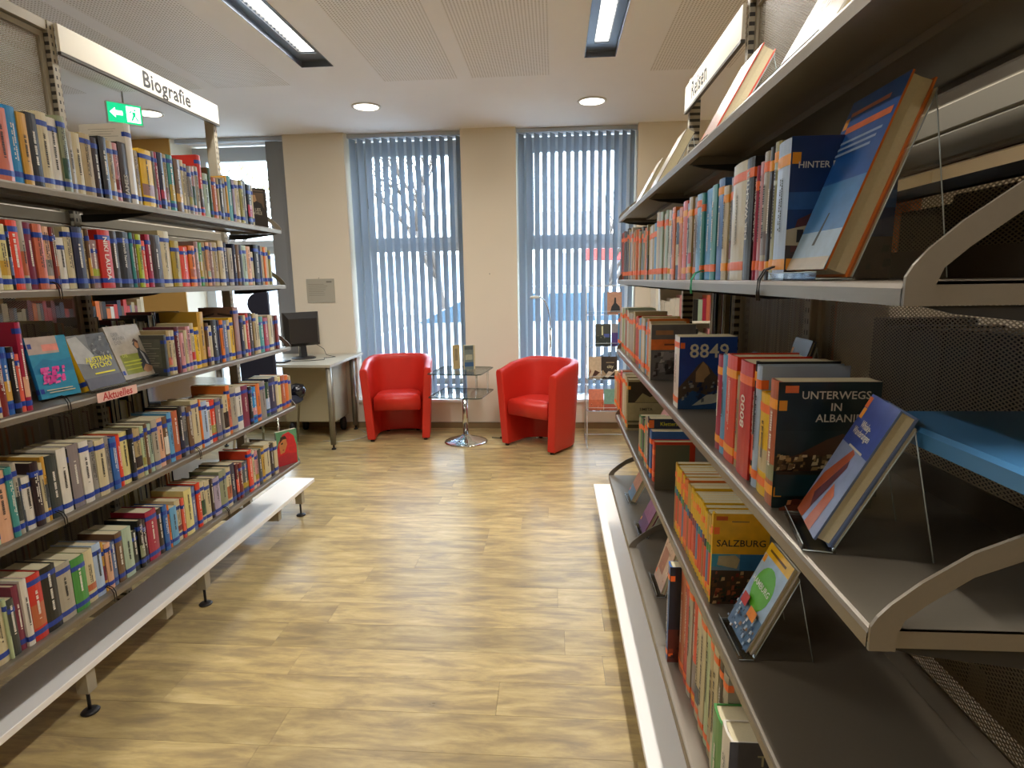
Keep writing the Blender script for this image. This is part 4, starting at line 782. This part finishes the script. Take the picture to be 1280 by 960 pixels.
# "Aktuelles" strip
st = MB().box(-1.4965, -1.495, 1.78, 1.965, SH[2]-.026, SH[2]+.006).build('shelf_label', mat('label_pinkwhite', '#e0b8a8', .5)); OFF[st.name] = Vector((0, 0, 0)); tag(st, 'white and red label strip reading Aktuelles on the third left shelf', 'label')
text(st, 'Aktuelles', (-1.4947, 1.8725, SH[2]-.0105), (0, 1, 0), (0, 0, 1), .036, mat('print_red', '#b8201c', .5), bold=.0008, sx=1.02)

# ------------------------------------------------------------------ books on the far sides (small, half hidden): one object per rack
def far_books(xc, s, ys, label, dark=False):
    mb = MB(); ks = ['cream', 'tan', 'greige', 'brown', 'slate', 'white', 'darkred', 'orange', 'black', 'paleyellow'] if not dark else ['black', 'darkbrown', 'maroonblack', 'black', 'brown']
    ms = [MATS['cover_'+k] for k in ks]+[M_page]
    xs = xc-s*.09
    for k, z in enumerate(SH[:5]):
        for (a, b) in ys[k]:
            y = a
            while y < b:
                t = rnd.uniform(.018, .045); h = rnd.uniform(.17, .225) if (s > 0 or k != 2) else rnd.uniform(.27, .30); dd = rnd.uniform(.12, .16); x2 = xs-s*dd
                i = rnd.randrange(len(ks)); xo = rnd.uniform(0, .03)*-s
                x0, x1 = sorted((xs+xo, x2+xo))
                mb.box(x0, x1, y, y+t*.12, z+.0005, z+h, i); mb.box(x0, x1, y+t*.86, y+t*.98, z+.0005, z+h, i)
                xa, xb_ = (x0, x0+.003) if s > 0 else (x1-.003, x1)
                mb.box(xa, xb_, y+t*.12, y+t*.86, z+.0005, z+h, i)
                mb.box(x0+.004, x1-.004, y+t*.121, y+t*.859, z+.003, z+h-.003, len(ks))
                y += t
    o = mb.build('book', ms); tag(o, label, 'book', kind='stuff')
far_books(-1.84, 1, [[(.3, 1.1)], [(.3, 1.1), (1.2, 2.9)], [(1.3, 2.9)], [(1.3, 2.6)], [(1.3, 2.7)]], 'rows of books on the far side of the left rack')
far_books(.66, -1, [[], [(1.6, 2.8)], [(1.62, 2.95)], [(1.6, 2.9)], [(1.6, 2.9)]], 'rows of books on the far side of the right rack')
# dark bound volumes behind the mesh
for k, (z, a, b, hh) in enumerate([(SH[1], .62, 1.26, .2), (SH[2], .6, 1.32, .26), (SH[3], .6, 1.4, .24)]):
    mb = MB(); y = a
    while y < b:
        t = rnd.choice([.045, .05, .06, .035]); h = hh-rnd.uniform(0, .02) if k else .13+.02*int((b-y)*6)*.7
        x0 = .70+rnd.uniform(0, .008); i = rnd.randrange(3)
        mb.bbox(x0, x0+.19, y+.0008, y+t-.0008, z+.0005, z+h, .003, i); y += t
    tag(mb.build('bound_volume', [MATS['cover_darkbrown'], MATS['cover_black'], MATS['cover_maroonblack']]), 'dark bound volumes behind the mesh, %s shelf far side of the right rack' % ['second', 'third', 'fourth'][k], 'book', kind='stuff')
# low rack further left, seen through the gaps of the left rack
lr_ = empty('book_rack', (-3.73, 2.7, 0), 'dark book rack standing beyond the left rack', 'bookshelf')
for y in (.5, 1.6, 2.7, 3.8, 4.9): MB().bbox(-3.76, -3.70, y-.018, y+.018, 0, 1.765, .002).build('post', M_steeld, lr_)
for z in (.12, .45, .79, 1.13, 1.46, 1.79):
    MB().bbox(-3.97, -3.49, .52, 4.88, z-.022, z, .003).build('shelf', M_steeld, lr_)
mb = MB(); ks = ['cream', 'tan', 'red', 'brown', 'slate', 'white', 'darkred', 'orange', 'black', 'navy']
for z in (.12, .45, .79, 1.13, 1.46):
    y = .55
    while y < 4.82:
        t = rnd.uniform(.02, .045); h = rnd.uniform(.18, .27); i = rnd.randrange(len(ks))
        mb.box(-3.66, -3.52, y, y+t*.95, z+.0008, z+h, i); mb.box(-3.659, -3.535, y+t*.1, y+t*.85, z+h, z+h+.0005, len(ks)); y += t
tag(mb.build('book', [MATS['cover_'+k] for k in ks]+[M_page]), 'books on the dark rack beyond the left rack', 'book', kind='stuff')
wsx = empty('wall_shelf', (1.5, 5.6, 0), 'pale wall shelf with boxes right of the right window, glimpsed through the rack', 'bookshelf')
for x in (.93, 2.08): MB().bbox(x-.012, x+.012, 5.46, 5.76, 0, 1.75, .002).build('side_panel', M_signw, wsx)
for z in (.1, .45, .78, 1.09, 1.42, 1.73): MB().bbox(.945, 2.065, 5.46, 5.76, z-.02, z, .002).build('shelf', M_signw, wsx)
mb = MB(); ks = ['white', 'greige', 'redorange', 'mint', 'palegreen', 'black', 'crimson', 'salmon', 'pink', 'cream']
for z in (.1, .45, .78, 1.09, 1.42):
    x = .96
    while x < 2.0:
        t = rnd.uniform(.03, .05); h = rnd.uniform(.18, .24); i = 0 if x < 1.12 else rnd.randrange(len(ks))
        mb.bbox(x+.0005, x+t-.0005, 5.49, 5.66, z+.0006, z+h, .002, i); x += t
tag(mb.build('book', [MATS['cover_'+k] for k in ks]), 'books and white boxes on the pale wall shelf', 'book', kind='stuff')
# ------------------------------------------------------------------ armchairs
def armchair(loc, rz, label):
    root = empty('armchair', loc, label, 'armchair'); OFF[root.name] = Vector()
    hw, dp = .29, .46; th = .075; n = 28
    def path(u, w, d, e=2.8):       # u 0..1 : front-left -> back -> front-right ; front at y=0, back at y=d
        # straight sides then superellipse back
        if u < .22: return (-w, u/.22*d*.42)
        if u > .78: return (w, (1-u)/.22*d*.42)
        a = PI-(u-.22)/.56*PI; c, s = math.cos(a), math.sin(a)
        return (w*math.copysign(abs(c)**(2/e), c), d*.42+d*.58*abs(s)**(2/e))
    rings = []
    for k in range(n+1):
        u = k/n; bk = math.sin(PI*u)**1.5
        zt = .70+.085*min(1, bk*1.15)
        fl_ = .045
        pts = []
        levels = [(.0, .02), (.0, .06), (.25, .3), (.8, .60)]
        xo, yo = path(u, hw, dp); xi, yi = path(u, hw-th, dp-th)
        yo2 = yo; yi2 = yi
        def lerp(z): f = z/.75; return 1+fl_/hw*f, 1+.12*f
        def P_(ou, z, ins=0):
            f = z/.75; w = hw+fl_*f; d = dp+.06*f
            if ou: x, y = path(u, w-ins, d-ins)
            else: x, y = path(u, w-th+ins, d-th+ins)
            if not ou or ins: y = y
            return (x, y-.03*f, z)
        ring = [P_(1, .02), P_(1, .2), P_(1, .45), P_(1, zt-.05), P_(1, zt-.02, .004), P_(1, zt-.004, .016), P_(0, zt, .025), P_(0, zt-.006, .012), P_(0, zt-.024, .003), P_(0, zt-.06), P_(0, .45), P_(0, .2), P_(0, .02)]
        rings.append(ring)
    mb = MB(); mb.loft(rings, True, True, True, 0, True)
    sh = mb.build('shell', M_red, root)
    bv = sh.modifiers.new('bevel', 'BEVEL'); bv.width = .012; bv.segments = 3; bv.limit_method = 'ANGLE'; bv.angle_limit = math.radians(50)
    # seat cushion
    def seat_ring(ins, z, yfr):
        out = []
        for k in range(n+1):
            x, y = path(k/n, hw-th-.002+.02-ins, dp-th-ins-.002); out.append((x*1.0, max(y, yfr), z))
        out[0] = (out[0][0], yfr, z); out[-1] = (out[-1][0], yfr, z)
        return out
    mb = MB(); mb.loft([seat_ring(.03, .295, .015), seat_ring(.018, .305, .004), seat_ring(.018, .40, .0), seat_ring(.022, .425, .008), seat_ring(.04, .44, .03), seat_ring(.09, .448, .08)], True, True, True, 0, True)
    sc = mb.build('seat_cushion', M_red, root)
    for (x, y) in [(-hw+.04, .03), (hw-.04, .03), (-.15, dp-.05), (.15, dp-.05)]:
        MB().cyl((x, y), .018, 0, .022, 10).build('foot', M_black, root)
    root.rotation_euler[2] = rz
    return root
armchair((-1.47, 5.27, 0), math.radians(9), 'red leather tub armchair between the desk and the glass table')
armchair((-.245, 4.995, 0), math.radians(-35), 'red leather tub armchair right of the glass table, turned to the left')

# ------------------------------------------------------------------ glass table
tb = empty('side_table', (-.83, 5.27, 0), 'two-tier glass side table on a chrome pedestal between the armchairs', 'table')
MB().lathe((-.83, 5.27, 0), [(.2, .001), (.203, .006), (.19, .014), (.12, .035), (.05, .055), (.032, .075)], 36).build('base', M_chrome, tb)
MB().cyl((-.83, 5.27), .026, .07, .442, 20).build('pole', M_chrome, tb)
Rt = Matrix.Rotation(math.radians(-8), 3, 'Z')
for z, nm in ((.445, 'glass_shelf'), (.66, 'glass_top')):
    q = [Rt @ Vector((x, y, 0))+Vector((-.865, 5.33, 0)) for x, y in [(-.24, -.25), (.21, -.25), (.25, -.21), (.25, .22), (.21, .25), (-.21, .25), (-.25, .22), (-.25, -.21)]]
    m = MB(); m.loft([[(p.x, p.y, z) for p in q], [(p.x, p.y, z+.008) for p in q]], True, True, True)
    for i in range(len(m.m)-2): m.m[i] = 1
    m.build(nm, [M_glass, M_gedge], tb)
for x, y in ((-.2, -.2), (.2, -.2), (.2, .2), (-.2, .2)):
    p = Rt @ Vector((x, y, 0))+Vector((-.865, 5.33, 0)); MB().cyl((p.x, p.y), .008, .4535, .6595, 10).build('glass_spacer', M_glass, tb)
# books on the table
book(Matrix.Translation((-.955, 5.40, .6685)) @ Matrix.Rotation(math.radians(205), 4, 'Z'), .012, .225, .07, 'tan', 'cream open book standing on the glass table, left one', 'L', title=False, labels=False, extra=frontart([rect(.3, .7, .35, .85, '#8a7a5a')]))
book(Matrix.Translation((-.845, 5.37, .6685)) @ Matrix.Rotation(math.radians(205), 4, 'Z'), .04, .225, .105, 'cream', 'grey and blue book standing on the glass table, right one', 'L', title=False, labels=False, extra=frontart([rect(0, .85, 0, 1, '#6f7a74'), rect(0, .85, .12, .3, '#33557a'), rect(.1, .75, .4, .62, '#a8a890'), rect(.05, .8, .82, .95, '#4f5a58')]))

# ------------------------------------------------------------------ floor lamp
flp = empty('floor_lamp', (-.04, 5.6, 0), 'slim chrome reading lamp behind the right armchair', 'lamp')
MB().lathe((-.04, 5.6, 0), [(.13, .001), (.13, .012), (.12, .018), (.015, .022)], 28).build('base', M_chrome, flp)
MB().cyl((-.04, 5.6), .013, .02, 1.03, 12).build('pole', M_chrome, flp)
MB().tube([(-.04, 5.6, 1.03), (-.045, 5.6, 1.12), (-.06, 5.6, 1.21), (-.09, 5.59, 1.285), (-.13, 5.58, 1.322), (-.16, 5.575, 1.33)], .006, 8).build('arm', M_chrome, flp)
MB().lathe((-.185, 5.57, 1.32), [(.045, -.01), (.047, 0), (.04, .012), (.01, .018)], 18).build('lamp_head', mat('lamp_head_white', '#d8d6cc', .4), flp)

# ------------------------------------------------------------------ brochure stand
bs = empty('brochure_stand', (.55, 5.3, 0), 'clear acrylic tiered brochure stand at the end of the right rack', 'display stand')
X0, X1 = .30, .93
fr = MB(); TZ = [(.33, 5.13), (.60, 5.21), (.885, 5.29), (1.165, 5.37)]
for x in (X0-.012, X1+.012):
    fr.tube([(x, 5.08, .02), (x, 5.16, .35), (x, 5.42, 1.42)], .005, 8); fr.tube([(x, 5.46, .02), (x, 5.44, 1.42)], .005, 8); fr.tube([(x, 5.04, .012), (x, 5.5, .012)], .007, 8)
fr.tube([(X0-.012, 5.44, 1.42), (X1+.012, 5.44, 1.42)], .005, 8); fr.tube([(X0-.012, 5.5, .012), (X1+.012, 5.5, .012)], .006, 8)
fr.build('frame', mat('acryl_white', '#d8dfe2', .2, 0, spec=.7), bs)
for z, y in TZ:
    m = MB(); m.box(X0-.02, X1+.02, y-.02, y+.06, z-.004, z-.001); m.box(X0-.02, X1+.02, y-.022, y-.02, z-.004, z+.03)
    m.build('tier', M_acryl, bs)
    m = MB(); m.tube([(X0-.02, y-.021, z+.03), (X1+.02, y-.021, z+.03)], .002, 6); m.tube([(X0-.02, y-.021, z-.003), (X1+.02, y-.021, z-.003)], .002, 6); m.build('tier_edge', MATS['acryl_white'], bs)
def face(x, y, z, w, h, c, items, label):
    T = Matrix.Translation((x, y, z)) @ Matrix.Rotation(PI, 4, 'Z') @ Matrix.Rotation(.16, 4, 'X')
    book(T, .012, h, w, c, label, 'R', extra=frontart(items), title=False, labels=False)
CITY = [rect(0, 1, 0, 1, '#38302a'), ('p', [(.2, .1), (.45, .35), (.8, .3), (.9, .45), (.6, .2), (.4, .05)], '#c9b8a0'), ('t', 'city', .55, .55, .04, '#d8cfa8'), rect(.3, .8, .72, .75, '#a89878'), ('p', [(0, 0), (.3, .2), (.1, .4), (0, .35)], '#a89070')]
HAND = [rect(0, 1, 0, 1, '#c4ad90'), ('p', [(.2, .05), (.5, .4), (.9, .3), (.6, .15)], '#4a2a20'), ('p', [(0, .1), (.2, .35), (.1, .45)], '#7a4a38')]
NIGHT = [rect(0, 1, 0, 1, '#3c3f38'), rect(0, 1, .0, .45, '#2c3430'), rect(.4, .5, .5, .9, '#c8c8a0'), rect(.55, .9, .4, .55, '#4a5aa0')]+blobs(0, 1, .1, .5, ['#6a6a48', '#1c2422', '#8a8a6a'], 15, ar)
# items: x is the right edge seen from the aisle's far side (spine left)
face(.302, TZ[0][1]+.0, TZ[0][0]+.001, .13, .19, 'terracotta', [rect(0, 1, 0, 1, '#c86a4a'), rect(0, 1, .5, 1, '#d8846a')]+blobs(0, 1, 0, .4, ['#8a3a2a', '#e0a080'], 10, ar), 'orange brochure on the lowest tier of the brochure stand')
face(.437, TZ[0][1]+.0, TZ[0][0]+.001, .13, .19, 'teal', [rect(0, 1, 0, 1, '#7aa090'), rect(0, 1, 0, .3, '#b05a48')], 'teal brochure on the lowest tier of the brochure stand')
face(.305, TZ[1][1], TZ[1][0]+.001, .11, .2, 'tan', HAND, 'beige book with dark hands, third tier of the brochure stand')
face(.417, TZ[1][1], TZ[1][0]+.001, .14, .2, 'darkbrown', CITY, 'dark book lettered city, third tier of the brochure stand')
face(.365, TZ[2][1], TZ[2][0]+.001, .14, .2, 'slate', NIGHT, 'dark green night street book, second tier of the brochure stand')
face(.510, TZ[2][1], TZ[2][0]+.001, .12, .2, 'slateblue', [rect(0, 1, 0, 1, '#4a3a78'), rect(0, 1, .6, 1, '#8a8a90')], 'purple book on the second tier of the brochure stand')
face(.475, TZ[3][1], TZ[3][0]+.001, .13, .2, 'peach', [rect(0, 1, 0, 1, '#b88a70'), ('p', [(.2, .1), (.3, .35), (.45, .5), (.5, .75), (.6, .75), (.62, .5), (.85, .35), (.9, .1)], '#1c1c20')], 'book with a black seated silhouette, top tier of the brochure stand')

# ------------------------------------------------------------------ desk, pedestal, monitor
dk = empty('desk', (-2.45, 5.4, 0), 'grey-topped office desk under the wall notice', 'desk')
M_dtop = mat('desk_top', '#b9b5a6', .4); M_dleg = mat('desk_leg_metal', '#8a867a', .35, .5)
dp_ = [(-3.1, 5.02), (-1.965, 4.955), (-1.965, 5.98), (-2.0, 5.98), (-2.005, 5.778), (-3.1, 5.778)]
MB().prism(dp_, 2, .752, .775).build('desk_top', M_dtop, dk)
for (x, y) in [(-1.995, 4.99), (-3.05, 5.07), (-2.04, 5.72), (-3.05, 5.72)]:
    m = MB(); m.cyl((x, y), .025, .045, .75, 16); m.build('leg', M_dleg, dk)
    m = MB(); m.cyl((x, y), .007, .012, .05, 8); m.lathe((x, y, 0), [(.02, 0), (.022, .004), (.016, .012)], 14); m.build('foot', M_black, dk)
pd = empty('pedestal_cabinet', (-2.35, 5.55, 0), 'beige drawer pedestal on castors under the desk', 'cabinet')
M_ped = mat('pedestal_beige', '#b5ab8c', .5)
MB().bbox(-2.6, -2.11, 5.37, 5.74, .16, .735, .003).build('body', M_ped, pd)
MB().bbox(-2.6+.003, -2.113, 5.362, 5.3705, .165, .73, .002).build('back_panel', M_ped, pd)
for (x, y) in [(-2.56, 5.41), (-2.16, 5.41), (-2.56, 5.7), (-2.16, 5.7)]:
    m = MB(); m.box(x-.018, x+.018, y-.018, y+.018, .15, .16); m.lathe((x, y, 0), [(.02, .0), (.03, .02), (.035, .07), (.03, .12), (.012, .15)], 12); m.build('castor', M_black, pd)
mo = empty('monitor', (-2.33, 5.42, .7755), 'black computer monitor seen from behind on the desk', 'monitor'); OFF[mo.name] = Vector()
m = MB(); m.lathe((0, 0, 0), [(.11, .0005), (.115, .006), (.1, .014), (.03, .022)], 24)
m.build('base', M_black, mo)
MB().prism([(-.02, .015), (.03, .015), (.02, .13), (-.005, .13)], 0, -.03, .03).build('neck', M_black, mo)
m = MB()
m.loft([[(-.175, .02, .12), (.175, .02, .12), (.175, .02, .44), (-.175, .02, .44)], [(-.175, -.005, .12), (.175, -.005, .12), (.175, -.005, .44), (-.175, -.005, .44)], [(-.14, -.04, .15), (.14, -.04, .15), (.14, -.04, .38), (-.14, -.04, .38)]], True, True, True); 
m.build('housing', mat('monitor_back', '#26231f', .45, coat=.2), mo)
MB().box(-.16, .16, .0205, .0215, .135, .425).build('screen', mat('screen_black', '#0a0a0c', .2), mo)
MB().box(-.17, .17, -.012, -.006, .30, .305).build('vent_slot', mat('vent', '#0f0e0d', .6), mo)
mo.location = (-2.40, 5.42, .7755); mo.rotation_euler[2] = math.radians(50)
kb = MB(); kb.bbox(-2.83, -2.43, 5.08, 5.21, .7755, .79, .003)
tag(kb.build('keyboard', M_black), 'black keyboard lying on the desk before the monitor', 'keyboard')
cb = MB(); cb.tube([(-2.33, 5.56, .90), (-2.25, 5.55, .85), (-2.2, 5.48, .8), (-2.12, 5.5, .7785), (-2.2, 5.42, .7785), (-2.15, 5.3, .7785), (-2.26, 5.22, .7785), (-2.42, 5.2, .7785)], .0028, 6)
tag(cb.build('monitor_cable', M_black), 'thin black cable curling across the desk top', 'cable')
nt = empty('wall_notice', (-2.33, YB-.002, 1.29), 'small grey printed notice on the wall above the desk', 'notice')
MB().box(-2.475, -2.19, YB-.006, YB-.002, 1.29, 1.525).build('sheet', mat('notice_paper', '#b4b0a0', .4), nt)
ln = MB()
for i in range(7): ln.box(-2.455, -2.25-rnd.uniform(0, .06), YB-.0068, YB-.0062, 1.47-.018*i, 1.473-.018*i)
ln.box(-2.27, -2.215, YB-.0068, YB-.0062, 1.487, 1.502)
ln.build('print', mat('notice_ink', '#7c786c', .6), nt)
MB().cyl((-2.345, YB-.004), .003, 1.528, 1.536, 8).build('pin', M_ink, nt)
tag(MB().tube([(-.63, YB-.001, 1.545), (-.63, YB-.012, 1.545), (-.63, YB-.014, 1.552)], .003, 6).build('wall_hook', M_ink), 'small dark nail in the bare wall between the windows', 'nail')
cu = MB(); cu.tube([(-2.2, 5.25, .006), (-2.05, 5.22, .005), (-1.93, 5.28, .005), (-1.85, 5.38, .005), (-1.83, 5.5, .005), (-2.0, 5.7, .006)], .004, 6)
tag(cu.build('floor_cable', mat('white_cable', '#cfcbc0', .5)), 'white cable on the floor beneath the desk', 'cable')
c2 = MB(); c2.tube([(-.60, 5.4, .005), (-.52, 5.38, .005), (-.44, 5.36, .012), (-.3, 5.4, .005), (-.1, 5.55, .005)], .004, 6); c2.bbox(-.52, -.46, 5.36, 5.385, .0005, .02, .004)
tag(c2.build('lamp_cable', M_black), 'black lamp cable with switch beside the right armchair', 'cable')

# visitor chair behind the rack
oc = empty('office_chair', (-2.62, 4.95, 0), 'black chair with rounded back and chrome legs at the desk', 'chair')
M_navy = mat('chair_fabric', '#1a1d2e', .6)
m = MB(); rr = []
for k in range(9):
    a = PI/2+PI*k/8; rr.append((-2.46+.115*math.cos(a)*1.0, 1.31+.10*math.sin(a)))
rr += [(-2.40, 1.21), (-2.40, 1.41)]
m.prism([(x+.10, z+.012) for x, z in rr], 1, 4.60, 4.63); m.build('headrest', M_navy, oc)
m = MB(); m.bbox(-2.58, -2.28, 4.585, 4.625, .62, 1.2, .012); m.build('backrest', M_navy, oc)
m = MB(); m.bbox(-2.66, -2.24, 4.62, 5.0, .44, .52, .02); m.build('seat', M_navy, oc)
m = MB(); m.lathe((-2.28, 4.95, .55), [(.01, -.07), (.06, -.055), (.082, 0), (.06, .05), (.01, .065)], 18); m.build('armrest_pad', mat('pad_black', '#10131f', .2, coat=.5), oc)
for p in ([(-2.33, 4.95, .47), (-2.33, 5.1, .44), (-2.42, 5.18, .02)], [(-2.68, 4.95, .47), (-2.68, 5.1, .44), (-2.75, 5.18, .02)], [(-2.33, 4.65, .46), (-2.30, 4.6, .02)], [(-2.68, 4.65, .46), (-2.72, 4.6, .02)]):
    MB().tube(p, .011, 10).build('leg', M_chrome, oc)
m = MB(); m.tube([(-2.40, 4.615, 1.17), (-2.36, 4.615, 1.26)], .012); m.build('headrest_bar', M_black, oc)
# round dark table left of it
rt = empty('round_table', (-2.95, 4.1, 0), 'dark half-round table behind the left rack', 'table')
MB().lathe((-2.95, 4.1, 0), [(.50, .685), (.55, .70), (.55, .72), (.54, .725)], 40).build('table_top', mat('dark_top', '#20262e', .25, coat=.5), rt)
MB().cyl((-2.95, 4.1), .04, .02, .685, 16).build('pole', M_black, rt); MB().lathe((-2.95, 4.1, 0), [(.28, 0), (.28, .015), (.05, .03)], 28).build('base', M_black, rt)
# exit sign
ex = empty('exit_sign', (-3.2, 4.3, 2.66), 'green illuminated exit sign with white arrow hanging from the ceiling', 'sign'); OFF[ex.name] = Vector()
M_exg = mat('exit_green', '#12b478', .4, emit=1.6); M_exw = mat('exit_white', '#f2fff6', .4, emit=2.2)
MB().bbox(-.115, .115, -.018, .018, -.0, .15, .004).build('case', mat('exit_case', '#e8ece8', .4), ex)
MB().box(-.108, .108, -.0195, -.0185, .008, .142).build('panel', M_exg, ex)
m = MB(); A = lambda pts: m.add([(x, -.0202, z) for x, z in pts], [tuple(range(len(pts)))])
A([(-.095, .075), (-.06, .11), (-.06, .09), (-.015, .09), (-.015, .06), (-.06, .06), (-.06, .04)])
A([(.01, .02), (.098, .02), (.098, .13), (.01, .13)]); m.build('pictogram_white', M_exw, ex)
m = MB(); A = lambda pts: m.add([(x, -.0206, z) for x, z in pts], [tuple(range(len(pts)))])
A([(.055, .108), (.065, .116), (.073, .108), (.065, .098)]); A([(.045, .095), (.07, .092), (.066, .065), (.05, .07)]); A([(.05, .07), (.062, .066), (.045, .03), (.036, .034)]); A([(.058, .068), (.068, .064), (.085, .036), (.076, .032)]); A([(.045, .095), (.03, .08), (.026, .085), (.04, .102)])
m.build('pictogram_figure', M_exg, ex)
MB().tube([(0, 0, .15), (0, 0, .232)], .006).build('hanger', M_post, ex)
ex.location = (-3.17, 4.40, 2.66); ex.rotation_euler[2] = math.radians(48)

# ------------------------------------------------------------------ outside
gr = MB().box(-40, 40, YG+.3, 60, -.35, -.25).build('ground', mat('street_pave', '#8f8c86', .9, noise=.1, nscale=2)); tag(gr, kind='structure')
fa = empty('building', (0, 24, 0), 'pale apartment house across the street', 'building')
MB().box(-26, 26, 24, 30, -.25, 4.1).build('wall', mat('facade', '#e6e2da', .9, noise=.06, nscale=1), fa)
fw_ = MB().box(-1, 1, 23.9, 24.02, 0, 1.0)
for ix in range(-10, 11):
    for iz in range(1):
        x = ix*2.4+.6; z = 1.0+iz*3.0
        w = MB().box(x-.6, x+.6, 23.93, 24.01, z, z+1.6).build('window', mat('far_window_frame', '#e8e6e0', .5), fa)
        MB().box(x-.5, x+.5, 23.9, 23.935, z+.1, z+1.5).build('pane', mat('far_pane', '#8a95a0', .4), w)
m = MB().box(1.2, 7.6, 22.6, 23.9, 2.2, 2.7).build('red_awning', mat('awning', '#c8352c', .7), fa)
hd = MB(); hr = random.Random(3)
tag(MB().box(-14, 14, 13.0, 13.15, -.25, .75).build('garden_wall', mat('garden_wall_stone', '#b0a898', .9, noise=.2, nscale=6)), 'low stone wall across the street', 'wall')
# car
cr = empty('car', (-.8, 9.6, -.25), 'white estate car parked outside the windows', 'car')
M_car = mat('car_paint', '#e6e8ea', .25, coat=.6); M_cg = mat('car_glass', '#45596a', .45, spec=.4); M_ty = mat('tyre', '#17171a', .8)
body = [(-3.2, .1), (-3.15, .45), (-2.95, .62), (-2.2, .80), (-1.25, 1.29), (-.6, 1.38), (.8, 1.38), (1.35, 1.22), (1.6, .82), (1.68, .5), (1.66, .05), (1.2, -.02), (-2.8, -.02)]
mb = MB(); mb.loft([[(x, y, z) for x, z in [(p[0]*k2+(1-k2)*-.8, p[1]) for p in body]] for y, k2 in ((9.0, .96), (9.06, 1), (10.7, 1), (10.76, .96))], True, True, True); mb.build('body', M_car, cr)
MB().prism([(-2.12, .84), (-1.27, 1.25), (-1.2, 1.25), (-1.15, .86)], 1, 8.985, 9.0).build('windscreen', M_cg, cr)
for (a, b) in ((-1.08, -.2), (-.12, .62), (.7, 1.4)):
    MB().prism([(a, .86), (b, .86), (b-.06, 1.28), (a+.03, 1.28)], 1, 8.985, 9.0).build('side_window', M_cg, cr)
for x in (-2.4, .9):
    w = MB(); w.prism([(x+.32*math.cos(a*PI/10), .07+.32*math.sin(a*PI/10)) for a in range(20)], 1, 8.97, 9.16); w.build('wheel', M_ty, cr)
    w = MB(); w.prism([(x+.19*math.cos(a*PI/8), .07+.19*math.sin(a*PI/8)) for a in range(16)], 1, 8.955, 8.972); w.build('hub', M_chrome, cr)
# trees
def tree(x, y, h, seed, label, leaves=None, n=6):
    r = random.Random(seed); root = empty('tree', (x, y, -.25), label, 'tree', 'bare trees outside')
    mb = MB(); tips = []
    def grow(p, d, L, rad, lev):
        q = p+d*L; mid = p+d*L*.5+Vector((r.uniform(-1, 1), r.uniform(-1, 1), r.uniform(-.3, .5)))*L*.06
        mb.tube([p, mid, q], [rad, rad*.85, rad*.68], 5 if lev else 8)
        if lev >= n: tips.append(q); return
        for k in range(3 if lev < 3 else 2):
            nd = (d+Vector((r.uniform(-1, 1), r.uniform(-1, 1), r.uniform(-.35, .55)))*.75).normalized()
            grow(q, nd, L*r.uniform(.62, .82), rad*.62, lev+1)
    grow(Vector((x, y, -.25)), Vector((0, 0, 1)), h*.28, .13, 0)
    mb.build('trunk', mat('bark', '#4c423a', .9), root)
    lf = MB()
    for q in tips:
        for k in range(leaves[1] if leaves else 0):
            c = q+Vector((r.gauss(0, .25), r.gauss(0, .25), r.gauss(0, .25))); s = r.uniform(.03, .07)
            lf.add([c+Vector((s, 0, s*.3)), c+Vector((0, s*.5, s)), c+Vector((-s, 0, -.2*s)), c+Vector((0, -s*.5, -s))], [(0, 1, 2, 3)])
    if lf.v: o = lf.build('foliage', mat('leaf_'+leaves[0], leaves[0], .7), root); o['kind'] = 'stuff'
tree(-2.9, 14.6, 6.5, 2, 'bare tree with forked branches outside the left blind', n=6)
tree(1.8, 20.5, 5, 5, 'bare tree outside the right blind', n=6)
tree(-9.6, 16.5, 6, 8, 'tree with pale green leaves beyond the window by the desk', ('#8a9a4a', 3), n=5)
tree(-6.4, 9.8, 4.2, 12, 'bare bushy tree beyond the window by the desk', ('#8c8478', 2), n=5)

# lettering becomes plain mesh
bpy.context.view_layer.update(); dg = bpy.context.evaluated_depsgraph_get()
for o in [o for o in bpy.data.objects if o.type == 'FONT']:
    me = bpy.data.meshes.new_from_object(o.evaluated_get(dg)); nm = o.name
    n = bpy.data.objects.new('tmp', me); COL.objects.link(n); n.parent = o.parent; n.matrix_local = o.matrix_local.copy()
    bpy.data.objects.remove(o); n.name = nm

for o in bpy.data.objects:
    if 'label' in o and len(o['label'].split()) > 16: print('LONG', o.name, o['label'])
